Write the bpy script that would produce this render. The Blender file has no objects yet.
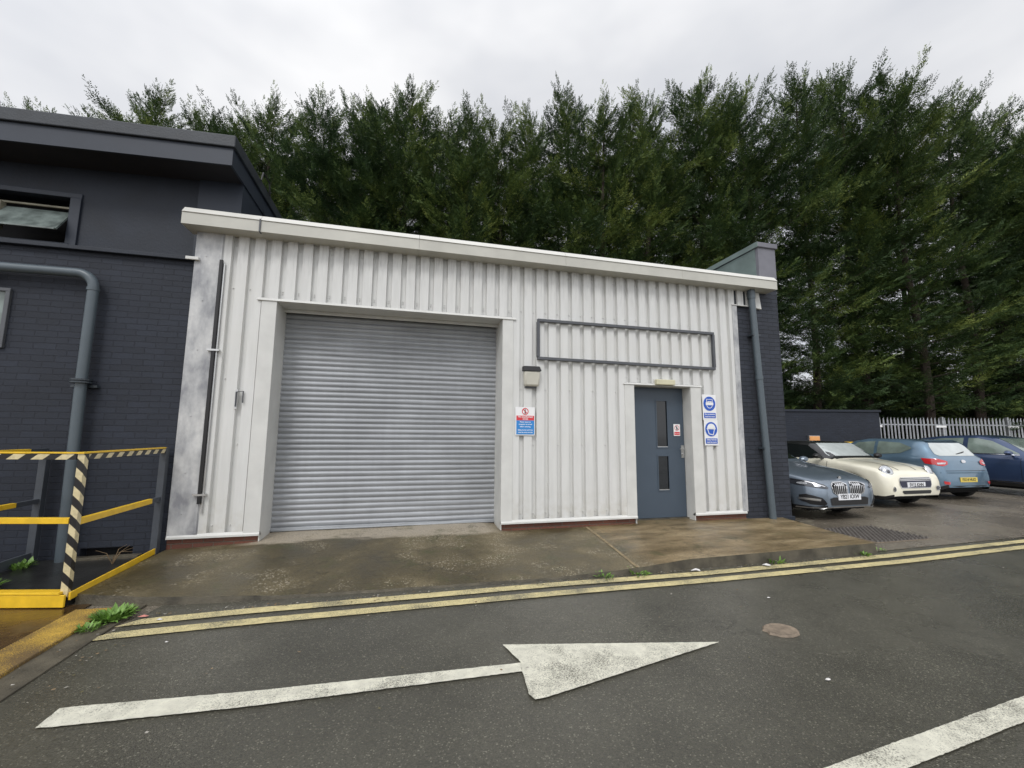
import bpy, bmesh, math, random
import numpy as np
from mathutils import Vector, Matrix, noise as mnoise
from mathutils.bvhtree import BVHTree
R = math.radians
rnd = random.Random(5)
S = bpy.context.scene
COL = S.collection
NUMW = ['first','second','third','fourth','fifth','sixth','seventh','eighth','ninth','tenth','eleventh','twelfth','thirteenth','fourteenth','fifteenth','sixteenth','seventeenth','eighteenth','nineteenth','twentieth']

# ------------------------------------------------------------------ materials
def newmat(name):
    m = bpy.data.materials.new(name); m.use_nodes = True
    nt = m.node_tree; b = nt.nodes['Principled BSDF']
    return m, nt, b
def N(nt, t, **kw):
    n = nt.nodes.new(t)
    for k, v in kw.items():
        if k in n.inputs.keys() if hasattr(n.inputs, 'keys') else False: n.inputs[k].default_value = v
        else: setattr(n, k, v)
    return n
def coords(nt, scale=(1,1,1), rot=(0,0,0)):
    tc = nt.nodes.new('ShaderNodeTexCoord'); mp = nt.nodes.new('ShaderNodeMapping')
    mp.inputs['Scale'].default_value = scale; mp.inputs['Rotation'].default_value = rot
    nt.links.new(tc.outputs['Object'], mp.inputs['Vector']); return mp.outputs['Vector']
def noise(nt, vec, scale, detail=4, rough=.55):
    n = nt.nodes.new('ShaderNodeTexNoise'); n.inputs['Scale'].default_value = scale
    n.inputs['Detail'].default_value = detail; n.inputs['Roughness'].default_value = rough
    nt.links.new(vec, n.inputs['Vector']); return n.outputs['Fac']
def ramp(nt, fac, stops):
    r = nt.nodes.new('ShaderNodeValToRGB'); cr = r.color_ramp
    while len(cr.elements) < len(stops): cr.elements.new(.5)
    for e, (p, c) in zip(cr.elements, stops):
        e.position = p; e.color = tuple(c)+(1,) if hasattr(c, '__len__') else (c, c, c, 1)
    nt.links.new(fac, r.inputs['Fac']); return r.outputs['Color']
def mix(nt, a, b, fac, mode='MIX'):
    m = nt.nodes.new('ShaderNodeMix'); m.data_type = 'RGBA'; m.blend_type = mode
    for s, v, isf in ((m.inputs[6], a, 0), (m.inputs[7], b, 0), (m.inputs[0], fac, 1)):
        if isinstance(v, (int, float)): s.default_value = v if isf else (v, v, v, 1)
        elif isinstance(v, (tuple, list)): s.default_value = tuple(v)+(1,)
        else: nt.links.new(v, s)
    return m.outputs[2]
def math_(nt, op, a, b=0.0, clamp=False):
    m = nt.nodes.new('ShaderNodeMath'); m.operation = op; m.use_clamp = clamp
    for i, v in enumerate((a, b)):
        if isinstance(v, (int, float)): m.inputs[i].default_value = v
        else: nt.links.new(v, m.inputs[i])
    return m.outputs[0]
def bump(nt, b, h, dist=.003, strength=1.0):
    n = nt.nodes.new('ShaderNodeBump'); n.inputs['Distance'].default_value = dist; n.inputs['Strength'].default_value = strength
    nt.links.new(h, n.inputs['Height']); nt.links.new(n.outputs['Normal'], b.inputs['Normal'])
def plain(name, col, rough=.5, metal=0.0, var=.12, scale=3.0, coat=0.0, bmp=0.0, spec=.5):
    m, nt, b = newmat(name); v = coords(nt)
    f = noise(nt, v, scale, 5)
    c = ramp(nt, f, [(.3, tuple(x*(1-var) for x in col)), (.7, tuple(min(1, x*(1+var)) for x in col))])
    nt.links.new(c, b.inputs['Base Color'])
    b.inputs['Roughness'].default_value = rough; b.inputs['Metallic'].default_value = metal
    b.inputs['Coat Weight'].default_value = coat; b.inputs['Coat Roughness'].default_value = .08
    b.inputs['Specular IOR Level'].default_value = spec
    if bmp: bump(nt, b, noise(nt, v, scale*12, 4), bmp)
    return m

def m_cladding():
    m, nt, b = newmat('cladding_white')
    v = coords(nt, (1, 1, .12)); v2 = coords(nt)
    f = noise(nt, v, 14, 5); g = noise(nt, v2, .9, 4)
    c = ramp(nt, f, [(.25, (.62,.62,.60)), (.6, (.685,.685,.665))])
    c = mix(nt, c, (.62,.61,.56), ramp(nt, g, [(.50, 0.0), (.8, .4)]))
    # rain-washed grime under the fascia and splashes near the base
    sep = nt.nodes.new('ShaderNodeSeparateXYZ'); nt.links.new(v2, sep.inputs[0])
    top = math_(nt, 'MULTIPLY', math_(nt, 'SUBTRACT', sep.outputs['Z'], 3.45), 1.5, True)
    st = math_(nt, 'MULTIPLY', top, ramp(nt, noise(nt, v, 30, 4), [(.45, 0.0), (.65, .45)]))
    c = mix(nt, c, (.33,.325,.31), st)
    bot = math_(nt, 'MULTIPLY', math_(nt, 'SUBTRACT', .75, sep.outputs['Z']), 1.6, True)
    c = mix(nt, c, (.43,.40,.32), math_(nt, 'MULTIPLY', bot, ramp(nt, noise(nt, v2, 9, 5), [(.4, 0.0), (.75, .6)])))
    nt.links.new(c, b.inputs['Base Color']); b.inputs['Roughness'].default_value = .42
    bump(nt, b, noise(nt, v2, 6, 3), .002)
    return m
def m_dirtyflash():
    m, nt, b = newmat('stained_flashing')
    v = coords(nt, (1, 1, .45)); f = noise(nt, v, 5, 5, .6); g = noise(nt, coords(nt), 18, 5)
    c = mix(nt, ramp(nt, f, [(.34, (.30,.305,.325)), (.5, (.50,.505,.51)), (.66, (.66,.66,.65))]), ramp(nt, g, [(.3, (.4,.4,.42)), (.7, (.8,.8,.78))]), .3, 'MULTIPLY')
    nt.links.new(c, b.inputs['Base Color']); b.inputs['Roughness'].default_value = .4
    return m
def m_brick(name, col, mortar, red=0.0, bump_d=.006, coarse=True):
    m, nt, b = newmat(name)
    tc = nt.nodes.new('ShaderNodeTexCoord'); sx = nt.nodes.new('ShaderNodeSeparateXYZ'); cb = nt.nodes.new('ShaderNodeCombineXYZ')
    nt.links.new(tc.outputs['Object'], sx.inputs[0])
    nt.links.new(math_(nt, 'ADD', sx.outputs['X'], sx.outputs['Y']), cb.inputs[0]); nt.links.new(sx.outputs['Z'], cb.inputs[1])
    wob = nt.nodes.new('ShaderNodeVectorMath'); wob.operation = 'ADD'
    nz = nt.nodes.new('ShaderNodeTexNoise'); nz.inputs['Scale'].default_value = 9; nt.links.new(tc.outputs['Object'], nz.inputs['Vector'])
    sc = nt.nodes.new('ShaderNodeVectorMath'); sc.operation = 'SCALE'; sc.inputs['Scale'].default_value = .016; nt.links.new(nz.outputs['Color'], sc.inputs[0])
    nt.links.new(cb.outputs[0], wob.inputs[0]); nt.links.new(sc.outputs[0], wob.inputs[1])
    br = nt.nodes.new('ShaderNodeTexBrick'); br.inputs['Scale'].default_value = 1
    br.inputs['Brick Width'].default_value = .225; br.inputs['Row Height'].default_value = .075
    br.inputs['Mortar Size'].default_value = .006; br.inputs['Mortar Smooth'].default_value = .35
    br.inputs['Color1'].default_value = tuple(x*1.15 for x in col)+(1,); br.inputs['Color2'].default_value = tuple(x*.88 for x in col)+(1,)
    br.inputs['Mortar'].default_value = tuple(mortar)+(1,)
    nt.links.new(wob.outputs[0], br.inputs['Vector'])
    v = coords(nt); f = noise(nt, v, 1.3, 5); g = noise(nt, v, 45, 4)
    c = mix(nt, br.outputs['Color'], ramp(nt, f, [(.3, .72), (.7, 1.0)]), 1.0, 'MULTIPLY')
    c = mix(nt, c, ramp(nt, g, [(.3, .7), (.7, 1.0)]), .8, 'MULTIPLY')
    ch = ramp(nt, noise(nt, v, 7, 6, .7), [(.66, 0.0), (.72, 1.0)])
    c = mix(nt, c, (.12,.12,.13), math_(nt, 'MULTIPLY', ch, .35))
    nt.links.new(c, b.inputs['Base Color']); b.inputs['Roughness'].default_value = .72
    h = math_(nt, 'ADD', math_(nt, 'MULTIPLY', br.outputs['Fac'], -1.0), math_(nt, 'MULTIPLY', g, .35))
    bump(nt, b, h, bump_d)
    return m
def m_asphalt(name, dark, light, big=.5, wet=True, tint=(1,1,1)):
    m, nt, b = newmat(name); v = coords(nt)
    vo = nt.nodes.new('ShaderNodeTexVoronoi'); vo.inputs['Scale'].default_value = 150; nt.links.new(v, vo.inputs['Vector'])
    sp = nt.nodes.new('ShaderNodeSeparateColor'); nt.links.new(vo.outputs['Color'], sp.inputs[0])
    c = ramp(nt, sp.outputs[0], [(0, dark), (.55, tuple(.55*x+.45*y for x, y in zip(dark, light))), (.93, tuple(.25*x+.75*y for x, y in zip(dark, light))), (1, tuple(x*1.9 for x in light))])
    f1 = noise(nt, v, big, 5, .6); f2 = noise(nt, v, big*7, 4)
    c = mix(nt, c, ramp(nt, f1, [(.3, .62), (.65, 1.0)]), 1.0, 'MULTIPLY')
    c = mix(nt, c, ramp(nt, f2, [(.3, .8), (.7, 1.0)]), 1.0, 'MULTIPLY')
    vc = nt.nodes.new('ShaderNodeTexVoronoi'); vc.feature = 'DISTANCE_TO_EDGE'; vc.inputs['Scale'].default_value = .55
    wv = nt.nodes.new('ShaderNodeVectorMath'); wv.operation = 'ADD'; nz = nt.nodes.new('ShaderNodeTexNoise'); nz.inputs['Scale'].default_value = 2.5; nz.inputs['Detail'].default_value = 6
    nt.links.new(v, nz.inputs['Vector']); nt.links.new(v, wv.inputs[0]); nt.links.new(nz.outputs['Color'], wv.inputs[1]); nt.links.new(wv.outputs[0], vc.inputs['Vector'])
    crk = ramp(nt, vc.outputs['Distance'], [(0.0, .55), (.006, 1.0)])
    c = mix(nt, c, crk, ramp(nt, noise(nt, v, .8, 3), [(.5, 0.0), (.6, .8)]), 'MULTIPLY')
    gr = ramp(nt, noise(nt, v, 260, 2), [(.3, .82), (.7, 1.0)])
    c = mix(nt, c, gr, 1.0, 'MULTIPLY')
    nt.links.new(c, b.inputs['Base Color'])
    r = ramp(nt, f1, [(.35, .15 if wet else .55), (.65, .36 if wet else .8)])
    nt.links.new(r, b.inputs['Roughness']); b.inputs['Specular IOR Level'].default_value = .5
    bump(nt, b, math_(nt, 'ADD', vo.outputs['Distance'], noise(nt, v, 30, 4)), .0018 if wet else .004, .9)
    return m, nt, b
def m_paint_marking(name, col, under, wear=.45):
    m, nt, b = newmat(name); v = coords(nt)
    f = noise(nt, v, 130, 5, .75); g = noise(nt, v, 2.2, 4)
    k = math_(nt, 'ADD', math_(nt, 'MULTIPLY', f, .75), math_(nt, 'MULTIPLY', g, .42))
    w = ramp(nt, k, [(wear, 1.0), (wear+.09, 0.0)])
    cc = mix(nt, col, tuple(x*.72 for x in col), ramp(nt, noise(nt, v, 14, 5), [(.35, 0.0), (.7, 1.0)]))
    nt.links.new(mix(nt, cc, under, w), b.inputs['Base Color']); b.inputs['Roughness'].default_value = .55
    bump(nt, b, f, .003)
    return m
def m_apron():
    m, nt, b = newmat('stained_concrete'); v = coords(nt)
    sep = nt.nodes.new('ShaderNodeSeparateXYZ'); nt.links.new(v, sep.inputs[0])
    f = noise(nt, v, 1.1, 6, .62); g = noise(nt, v, 60, 5, .7); k = noise(nt, coords(nt, (.6, 2, 1)), 2.4, 6, .6)
    right = ramp(nt, k, [(.3, (.12,.086,.036)), (.5, (.26,.19,.098)), (.72, (.44,.34,.195))])
    left = ramp(nt, f, [(.28, (.055,.044,.020)), (.5, (.115,.092,.046)), (.75, (.25,.205,.12))])
    side = ramp(nt, math_(nt, 'ADD', math_(nt, 'MULTIPLY', math_(nt, 'SUBTRACT', sep.outputs['X'], 2.55), 2.2), math_(nt, 'MULTIPLY', math_(nt,'SUBTRACT', f, .5), 1.5), True), [(.2, 0.0), (.8, 1.0)])
    c = mix(nt, left, right, side)
    # paler cleaner concrete at the shutter threshold
    thr = math_(nt, 'MULTIPLY', math_(nt, 'ADD', sep.outputs['Y'], math_(nt, 'ADD', .17, math_(nt, 'MULTIPLY', math_(nt, 'SUBTRACT', k, .5), .55))), 9.0, True)
    tx = math_(nt, 'MULTIPLY', math_(nt, 'SUBTRACT', 1.75, math_(nt, 'ABSOLUTE', math_(nt, 'ADD', sep.outputs['X'], .3))), 4.0, True)
    c = mix(nt, c, (.5,.43,.33), math_(nt, 'MULTIPLY', math_(nt, 'MULTIPLY', thr, tx), .85))
    c = mix(nt, c, ramp(nt, g, [(.3, .42), (.7, 1.15)]), 1.0, 'MULTIPLY')
    mossf = ramp(nt, noise(nt, v, 3.2, 6, .7), [(.54, 0.0), (.68, 1.0)])
    c = mix(nt, c, (.055,.06,.018), math_(nt, 'MULTIPLY', mossf, .55))
    vo = nt.nodes.new('ShaderNodeTexVoronoi'); vo.inputs['Scale'].default_value = 75; nt.links.new(v, vo.inputs['Vector'])
    sp = nt.nodes.new('ShaderNodeSeparateColor'); nt.links.new(vo.outputs['Color'], sp.inputs[0])
    stones = ramp(nt, sp.outputs[0], [(.86, 0.0), (.9, 1.0)])
    worn = ramp(nt, noise(nt, v, 2.1, 5), [(.5, 0.0), (.62, 1.0)])
    leftm = math_(nt, 'SUBTRACT', 1.0, side)
    c = mix(nt, c, (.42,.37,.28), math_(nt, 'MULTIPLY', math_(nt, 'MULTIPLY', stones, worn), math_(nt, 'MULTIPLY', leftm, .7)))
    vc = nt.nodes.new('ShaderNodeTexVoronoi'); vc.feature = 'DISTANCE_TO_EDGE'; vc.inputs['Scale'].default_value = .7
    wv = nt.nodes.new('ShaderNodeVectorMath'); wv.operation = 'ADD'; nz = nt.nodes.new('ShaderNodeTexNoise'); nz.inputs['Scale'].default_value = 3; nz.inputs['Detail'].default_value = 6
    nt.links.new(v, nz.inputs['Vector']); nt.links.new(v, wv.inputs[0]); nt.links.new(nz.outputs['Color'], wv.inputs[1]); nt.links.new(wv.outputs[0], vc.inputs['Vector'])
    c = mix(nt, c, ramp(nt, vc.outputs['Distance'], [(0.0, .45), (.010, 1.0)]), .8, 'MULTIPLY')
    nt.links.new(c, b.inputs['Base Color'])
    nt.links.new(ramp(nt, f, [(.35, .28), (.65, .6)]), b.inputs['Roughness'])
    bump(nt, b, math_(nt, 'ADD', g, math_(nt, 'MULTIPLY', k, 2.0)), .003)
    return m
def m_galv(name, col=(.38,.40,.44), rough=.38, metal=.75):
    m, nt, b = newmat(name)
    v = coords(nt, (.25, 1, 9)); f = noise(nt, v, 5, 5, .65); g = noise(nt, coords(nt), 1.2, 4)
    h = noise(nt, coords(nt, (4, 1, .3)), 3, 4)
    c = ramp(nt, f, [(.3, tuple(x*.72 for x in col)), (.7, tuple(x*1.2 for x in col))])
    c = mix(nt, c, ramp(nt, g, [(.3, .8), (.7, 1.0)]), 1.0, 'MULTIPLY')
    c = mix(nt, c, ramp(nt, h, [(.3, .93), (.7, 1.0)]), 1.0, 'MULTIPLY')
    nt.links.new(c, b.inputs['Base Color']); b.inputs['Metallic'].default_value = metal
    nt.links.new(ramp(nt, f, [(.3, rough-.08), (.7, rough+.14)]), b.inputs['Roughness'])
    return m
def m_foliage(name, tint=1.0, warm=0.0):
    m, nt, b = newmat(name)
    at = nt.nodes.new('ShaderNodeAttribute'); at.attribute_name = 'shade'
    v = coords(nt); f = noise(nt, v, .55, 3)
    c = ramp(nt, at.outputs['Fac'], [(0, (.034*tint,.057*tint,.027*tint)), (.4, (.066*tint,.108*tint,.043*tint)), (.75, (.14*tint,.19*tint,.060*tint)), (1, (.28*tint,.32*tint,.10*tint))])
    c = mix(nt, c, ramp(nt, f, [(.3, (.70,.78,.75)), (.7, (1.0,1.0,.92))]), 1.0, 'MULTIPLY')
    oi = nt.nodes.new('ShaderNodeObjectInfo')
    c = mix(nt, c, ramp(nt, oi.outputs['Random'], [(0, (.78,.85,.85)), (1, (1.0,1.0,.85))]), 1.0, 'MULTIPLY')
    nt.links.new(c, b.inputs['Base Color']); b.inputs['Roughness'].default_value = .6
    b.inputs['Specular IOR Level'].default_value = .25
    tr = nt.nodes.new('ShaderNodeBsdfTranslucent'); nt.links.new(c, tr.inputs['Color'])
    ms = nt.nodes.new('ShaderNodeMixShader'); ms.inputs[0].default_value = .15
    nt.links.new(b.outputs[0], ms.inputs[1]); nt.links.new(tr.outputs[0], ms.inputs[2])
    nt.links.new(ms.outputs[0], nt.nodes['Material Output'].inputs['Surface'])
    return m
def m_hazard(nm, sg):
    m, nt, b = newmat(nm)
    tc = nt.nodes.new('ShaderNodeTexCoord'); s = nt.nodes.new('ShaderNodeSeparateXYZ'); nt.links.new(tc.outputs['Object'], s.inputs[0])
    t = math_(nt, 'ADD', s.outputs['Z'], math_(nt, 'MULTIPLY', math_(nt, 'ADD', s.outputs['X'], s.outputs['Y']), sg))
    fr = math_(nt, 'FRACT', math_(nt, 'MULTIPLY', t, 6.2))
    c = ramp(nt, fr, [(.47, (.012,.011,.012)), (.50, (.70,.60,.36)), (.97, (.70,.60,.36)), (1.0, (.012,.011,.012))])
    c = mix(nt, c, ramp(nt, noise(nt, coords(nt), 25, 4), [(.3, .75), (.6, 1.0)]), 1.0, 'MULTIPLY')
    nt.links.new(c, b.inputs['Base Color']); b.inputs['Roughness'].default_value = .35
    return m
def carpaint(name, col, metal=.5):
    m, nt, b = newmat(name)
    v = coords(nt); f = noise(nt, v, 2, 4)
    c = ramp(nt, f, [(.3, tuple(x*.9 for x in col)), (.7, tuple(min(1, x*1.08) for x in col))])
    nt.links.new(c, b.inputs['Base Color']); b.inputs['Metallic'].default_value = metal
    b.inputs['Roughness'].default_value = .34; b.inputs['Coat Weight'].default_value = 1; b.inputs['Coat Roughness'].default_value = .05
    return m
def m_wet_plate():
    m, nt, b = newmat('wet_rusty_slab'); v = coords(nt)
    f = noise(nt, v, 2.2, 6, .65); g = noise(nt, v, 25, 5)
    c = ramp(nt, f, [(.3, (.035,.022,.010)), (.5, (.085,.048,.020)), (.7, (.14,.10,.045))])
    c = mix(nt, c, ramp(nt, g, [(.3, .7), (.7, 1.0)]), 1.0, 'MULTIPLY')
    nt.links.new(c, b.inputs['Base Color']); nt.links.new(ramp(nt, f, [(.35, .12), (.65, .45)]), b.inputs['Roughness'])
    bump(nt, b, g, .002)
    return m
M = {}
M['clad'] = m_cladding(); M['dirty'] = m_dirtyflash()
M['trim'] = plain('trim_white', (.63,.628,.60), .42, var=.07, scale=4)
M['fascia'] = plain('fascia_white', (.52,.51,.455), .45, var=.1, scale=2.2)
M['fascia_cap'] = plain('fascia_cap', (.64,.63,.585), .4, var=.06, scale=3)
M['brick'] = m_brick('painted_brick', (.020,.026,.041), (.0165,.021,.034), bump_d=.006)
M['brick2'] = m_brick('painted_brick_pier', (.036,.042,.058), (.019,.023,.032), bump_d=.010)
M['redbrick'] = m_brick('red_brick', (.19,.07,.045), (.16,.13,.10))
M['slate'] = plain('slate_render', (.012,.017,.028), .6, var=.22, scale=2.5, bmp=.003)  # dark tone carries the overhang's shade on the upper wall
M['slate_light'] = plain('slate_board', (.021,.028,.043), .5, var=.12, scale=2.5)
M['slate_cap'] = plain('roof_edge_felt', (.024,.029,.037), .5, var=.25, scale=5, bmp=.003)
M['soffit'] = plain('soffit_black', (.011,.011,.016), .8, var=.2)
M['greenlead'] = plain('grey_green_lead', (.165,.215,.205), .5, var=.16, scale=3)
M['lilacgrey'] = plain('parapet_grey', (.175,.175,.20), .6, var=.12, scale=4)
M['pipe'] = plain('pipe_grey', (.085,.108,.125), .38, var=.08)
M['pipe_dark'] = plain('pipe_dark', (.038,.048,.058), .4, var=.1)
M['railgrey'] = plain('rail_grey', (.058,.066,.078), .45, var=.15, scale=8)
M['yellow'] = plain('yellow_paint', (.80,.50,.025), .4, var=.12, scale=9)
M['yellow_road'] = m_paint_marking('yellow_road_paint', (.70,.60,.31), (.13,.125,.095), .49)
M['white_road'] = m_paint_marking('white_road_paint', (.74,.72,.60), (.13,.125,.10), .465)
M['yellow_kerb'] = m_paint_marking('yellow_kerb_paint', (.60,.38,.06), (.13,.085,.038), .56)
M['hazard'] = m_hazard('hazard_tape', 1.0); M['hazard_r'] = m_hazard('hazard_tape_rail', -1.0)
M['asphalt'] = m_asphalt('wet_asphalt', (.086,.082,.064), (.155,.147,.115), .38)[0]
M['lot'] = m_asphalt('worn_tarmac', (.165,.140,.108), (.36,.315,.25), .7, tint=1)[0]
M['apron'] = m_apron()
M['kerbconc'] = plain('old_concrete', (.085,.074,.052), .6, var=.5, scale=6, bmp=.006)
M['plate'] = m_wet_plate()
M['pitfloor'] = plain('wet_black_floor', (.022,.022,.021), .3, var=.4, scale=3, bmp=.004)
M['shutter'] = m_galv('galvanised_shutter', (.39,.405,.425), .46, .25)
M['galv'] = m_galv('galvanised_steel', (.5,.52,.54), .5, .6)
M['door'] = plain('door_blue_grey', (.058,.080,.108), .42, var=.06, scale=2)
M['chrome'] = plain('chrome', (.75,.75,.76), .15, 1.0, .03)
M['steel'] = plain('brushed_steel', (.55,.55,.54), .35, .9, .08)
M['black'] = plain('black_plastic', (.012,.012,.013), .45, var=.1)
M['tyre'] = plain('tyre_rubber', (.018,.018,.018), .8, var=.1)
M['dark'] = plain('dark_void', (.005,.005,.006), .9)
M['glassdark'] = plain('dark_glass', (.010,.012,.014), .06, 0, .3, 2, coat=.5)
M['glasscar'] = plain('car_glass', (.014,.018,.017), .04, 0, .3, 2, coat=1.0)
M['glassgreen'] = plain('frosted_green_glass', (.15,.18,.17), .25, var=.55, scale=5)
M['framegrey'] = plain('frame_grey', (.085,.09,.10), .45)
M['diffuser'] = plain('lamp_diffuser', (.60,.58,.50), .35, var=.06)
M['white'] = plain('sign_white', (.84,.84,.84), .35, var=.02)
M['red'] = plain('sign_red', (.66,.045,.06), .4, var=.03)
M['blue'] = plain('sign_blue', (.02,.10,.50), .4, var=.03)
M['skyblue'] = plain('sign_light_blue', (.03,.24,.62), .4, var=.03)
M['cream'] = plain('cream_paint', (.60,.57,.40), .5)
M['dullcream'] = plain('dull_cream', (.22,.205,.15), .6, var=.3, scale=9); M['orange'] = plain('orange_plate', (.85,.40,.14), .45)
M['plate_w'] = plain('plate_white', (.80,.81,.84), .35, var=.02)
M['plate_y'] = plain('plate_yellow', (.75,.58,.12), .35, var=.04)
M['redlamp'] = plain('red_lens', (.50,.02,.025), .1, var=.1, coat=1)
M['glassgrey'] = plain('pale_grey_glass', (.50,.54,.53), .22, var=.12, scale=4, coat=1.0); M['glasspale'] = plain('pale_green_glass', (.20,.25,.22), .12, var=.3, scale=3, coat=1.0)  # first is an opaque pale grey pane colour
M['lens'] = plain('clear_lens', (.55,.57,.60), .08, .3, .2, 20, coat=1)
M['lensdark'] = plain('dark_lens', (.05,.055,.065), .1, .2, .3, 12, coat=1)
M['leaf'] = plain('weed_leaf', (.14,.26,.045), .5, var=.35, scale=30)
M['twig'] = plain('dry_twig', (.19,.13,.07), .8)
M['bark'] = plain('conifer_bark', (.040,.029,.021), .9, var=.4, scale=6, bmp=.02)
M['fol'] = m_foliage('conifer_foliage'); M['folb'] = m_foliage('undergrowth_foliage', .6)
M['iron'] = plain('rusty_iron', (.21,.165,.12), .65, var=.35, scale=14, bmp=.004)
M['litter'] = plain('litter_white', (.7,.68,.66), .5)
M['pink'] = plain('litter_pink', (.62,.24,.20), .6)
M['reveal'] = m_brick('reveal_white', (.47,.47,.42), (.43,.43,.385), bump_d=.003)

# ------------------------------------------------------------------ objects
def tag(o, label=None, cat=None, group=None, kind=None):
    if label: o['label'] = label
    if cat: o['category'] = cat
    if group: o['group'] = group
    if kind: o['kind'] = kind
    return o
def empty(name, loc=(0,0,0), rz=0):
    o = bpy.data.objects.new(name, None); COL.objects.link(o); o.location = loc; o.rotation_euler = (0,0,rz)
    o.empty_display_size = .2; return o
class MB:
    def __init__(s): s.v = []; s.f = []; s.mi = []; s.o = Vector((0,0,0))
    def add(s, vs, fs, mi=0):
        n = len(s.v); s.v += [tuple(v) for v in vs]; s.f += [tuple(n+i for i in f) for f in fs]; s.mi += [mi]*len(fs); return s
    def box(s, x0, x1, y0, y1, z0, z1, mi=0):
        return s.add([(x0,y0,z0),(x1,y0,z0),(x1,y1,z0),(x0,y1,z0),(x0,y0,z1),(x1,y0,z1),(x1,y1,z1),(x0,y1,z1)],
                     [(0,3,2,1),(4,5,6,7),(0,1,5,4),(1,2,6,5),(2,3,7,6),(3,0,4,7)], mi)
    def bar(s, a, b, w, h, mi=0, up=(0,0,1)):      # rectangular bar from a to b
        a = Vector(a); b = Vector(b); d = (b-a).normalized(); u = Vector(up)
        if abs(d.dot(u)) > .98: u = Vector((0,1,0))
        sd = d.cross(u).normalized(); u = sd.cross(d).normalized()
        q = [sd*(-w/2)+u*(-h/2), sd*(w/2)+u*(-h/2), sd*(w/2)+u*(h/2), sd*(-w/2)+u*(h/2)]
        return s.add([a+x for x in q]+[b+x for x in q], [(0,1,2,3),(7,6,5,4),(0,4,5,1),(1,5,6,2),(2,6,7,3),(3,7,4,0)], mi)
    def tube(s, pts, rad, n=12, mi=0):
        pts = [Vector(p) for p in pts]; rad = rad if hasattr(rad, '__len__') else [rad]*len(pts)
        base = len(s.v); ref = None
        for i, p in enumerate(pts):
            d = (pts[min(i+1, len(pts)-1)]-pts[max(i-1, 0)]).normalized()
            if ref is None: ref = Vector((0,0,1)) if abs(d.z) < .9 else Vector((0,1,0))
            sd = d.cross(ref).normalized(); ref = sd.cross(d).normalized()
            for k in range(n):
                a = 2*math.pi*k/n; s.v.append(tuple(p+sd*math.cos(a)*rad[i]+ref*math.sin(a)*rad[i]))
        for i in range(len(pts)-1):
            for k in range(n):
                s.f.append((base+i*n+k, base+i*n+(k+1)%n, base+(i+1)*n+(k+1)%n, base+(i+1)*n+k)); s.mi.append(mi)
        s.f.append(tuple(base+k for k in range(n))[::-1]); s.mi.append(mi)
        s.f.append(tuple(base+(len(pts)-1)*n+k for k in range(n))); s.mi.append(mi)
        return s
    def disc(s, c, r, n=24, rx=None, y=None, th=.001, mi=0, a0=0, a1=2*math.pi):  # disc facing -y
        rx = rx or r; vs = [(c[0]+rx*math.cos(a0+(a1-a0)*k/n), c[1], c[2]+r*math.sin(a0+(a1-a0)*k/n)) for k in range(n+(0 if a1-a0 > 6.2 else 1))]
        m = len(vs); vs += [(x, yy+th, z) for x, yy, z in vs]
        return s.add(vs, [tuple(range(m)), tuple(range(2*m-1, m-1, -1))]+[(k, m+k, m+(k+1)%m, (k+1)%m) for k in range(m)], mi)
    def ring(s, c, r0, r1, n=24, th=.001, mi=0):
        vs = []; fs = []
        for k in range(n):
            a = 2*math.pi*k/n
            vs += [(c[0]+r0*math.cos(a), c[1], c[2]+r0*math.sin(a)), (c[0]+r1*math.cos(a), c[1], c[2]+r1*math.sin(a))]
        for k in range(n): fs.append((2*k, 2*k+1, (2*k+3) % (2*n), (2*k+2) % (2*n)))
        return s.add(vs, fs, mi)
    def poly(s, pts, mi=0): return s.add(pts, [tuple(range(len(pts)))], mi)
    def build(s, name, mats, parent=None, smooth=False, bevel=0.0, fixn=True):
        me = bpy.data.meshes.new(name); me.from_pydata(s.v, [], s.f)
        mats = mats if isinstance(mats, (list, tuple)) else [mats]
        for m in mats: me.materials.append(m)
        me.polygons.foreach_set('material_index', s.mi)
        if fixn:
            bm = bmesh.new(); bm.from_mesh(me); bmesh.ops.recalc_face_normals(bm, faces=bm.faces); bm.to_mesh(me); bm.free()
        if smooth:
            me.polygons.foreach_set('use_smooth', [True]*len(me.polygons))
            try: me.set_sharp_from_angle(angle=R(40))
            except Exception: pass
        me.update()
        o = bpy.data.objects.new(name, me); COL.objects.link(o)
        if parent: o.parent = parent
        if bevel:
            md = o.modifiers.new('bevel', 'BEVEL'); md.width = bevel; md.segments = 2; md.limit_method = 'ANGLE'
        return o
def text(s, size, loc, mat, parent, name='lettering', rot=(R(90),0,0), ax='CENTER', bold=.0, sx=1.0):
    cu = bpy.data.curves.new('t', 'FONT'); cu.body = s; cu.size = size; cu.align_x = ax; cu.align_y = 'CENTER'; cu.extrude = .0004; cu.offset = bold
    t = bpy.data.objects.new('t', cu); COL.objects.link(t)
    dg = bpy.context.evaluated_depsgraph_get(); dg.update()
    me = bpy.data.meshes.new_from_object(t.evaluated_get(dg)); bpy.data.objects.remove(t); bpy.data.curves.remove(cu)
    me.transform(Matrix.Translation(loc) @ Matrix.Rotation(rot[2], 4, 'Z') @ Matrix.Rotation(rot[0], 4, 'X') @ Matrix.Diagonal((sx, 1, 1, 1)))
    me.materials.clear(); me.materials.append(mat); me.name = name
    o = bpy.data.objects.new(name, me); COL.objects.link(o); o.parent = parent; return o

def lerp(tab, x):
    if x <= tab[0][0]: return tab[0][1]
    for (a, b), (c, d) in zip(tab, tab[1:]):
        if x <= c: return b+(d-b)*(x-a)/(c-a)
    return tab[-1][1]

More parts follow.
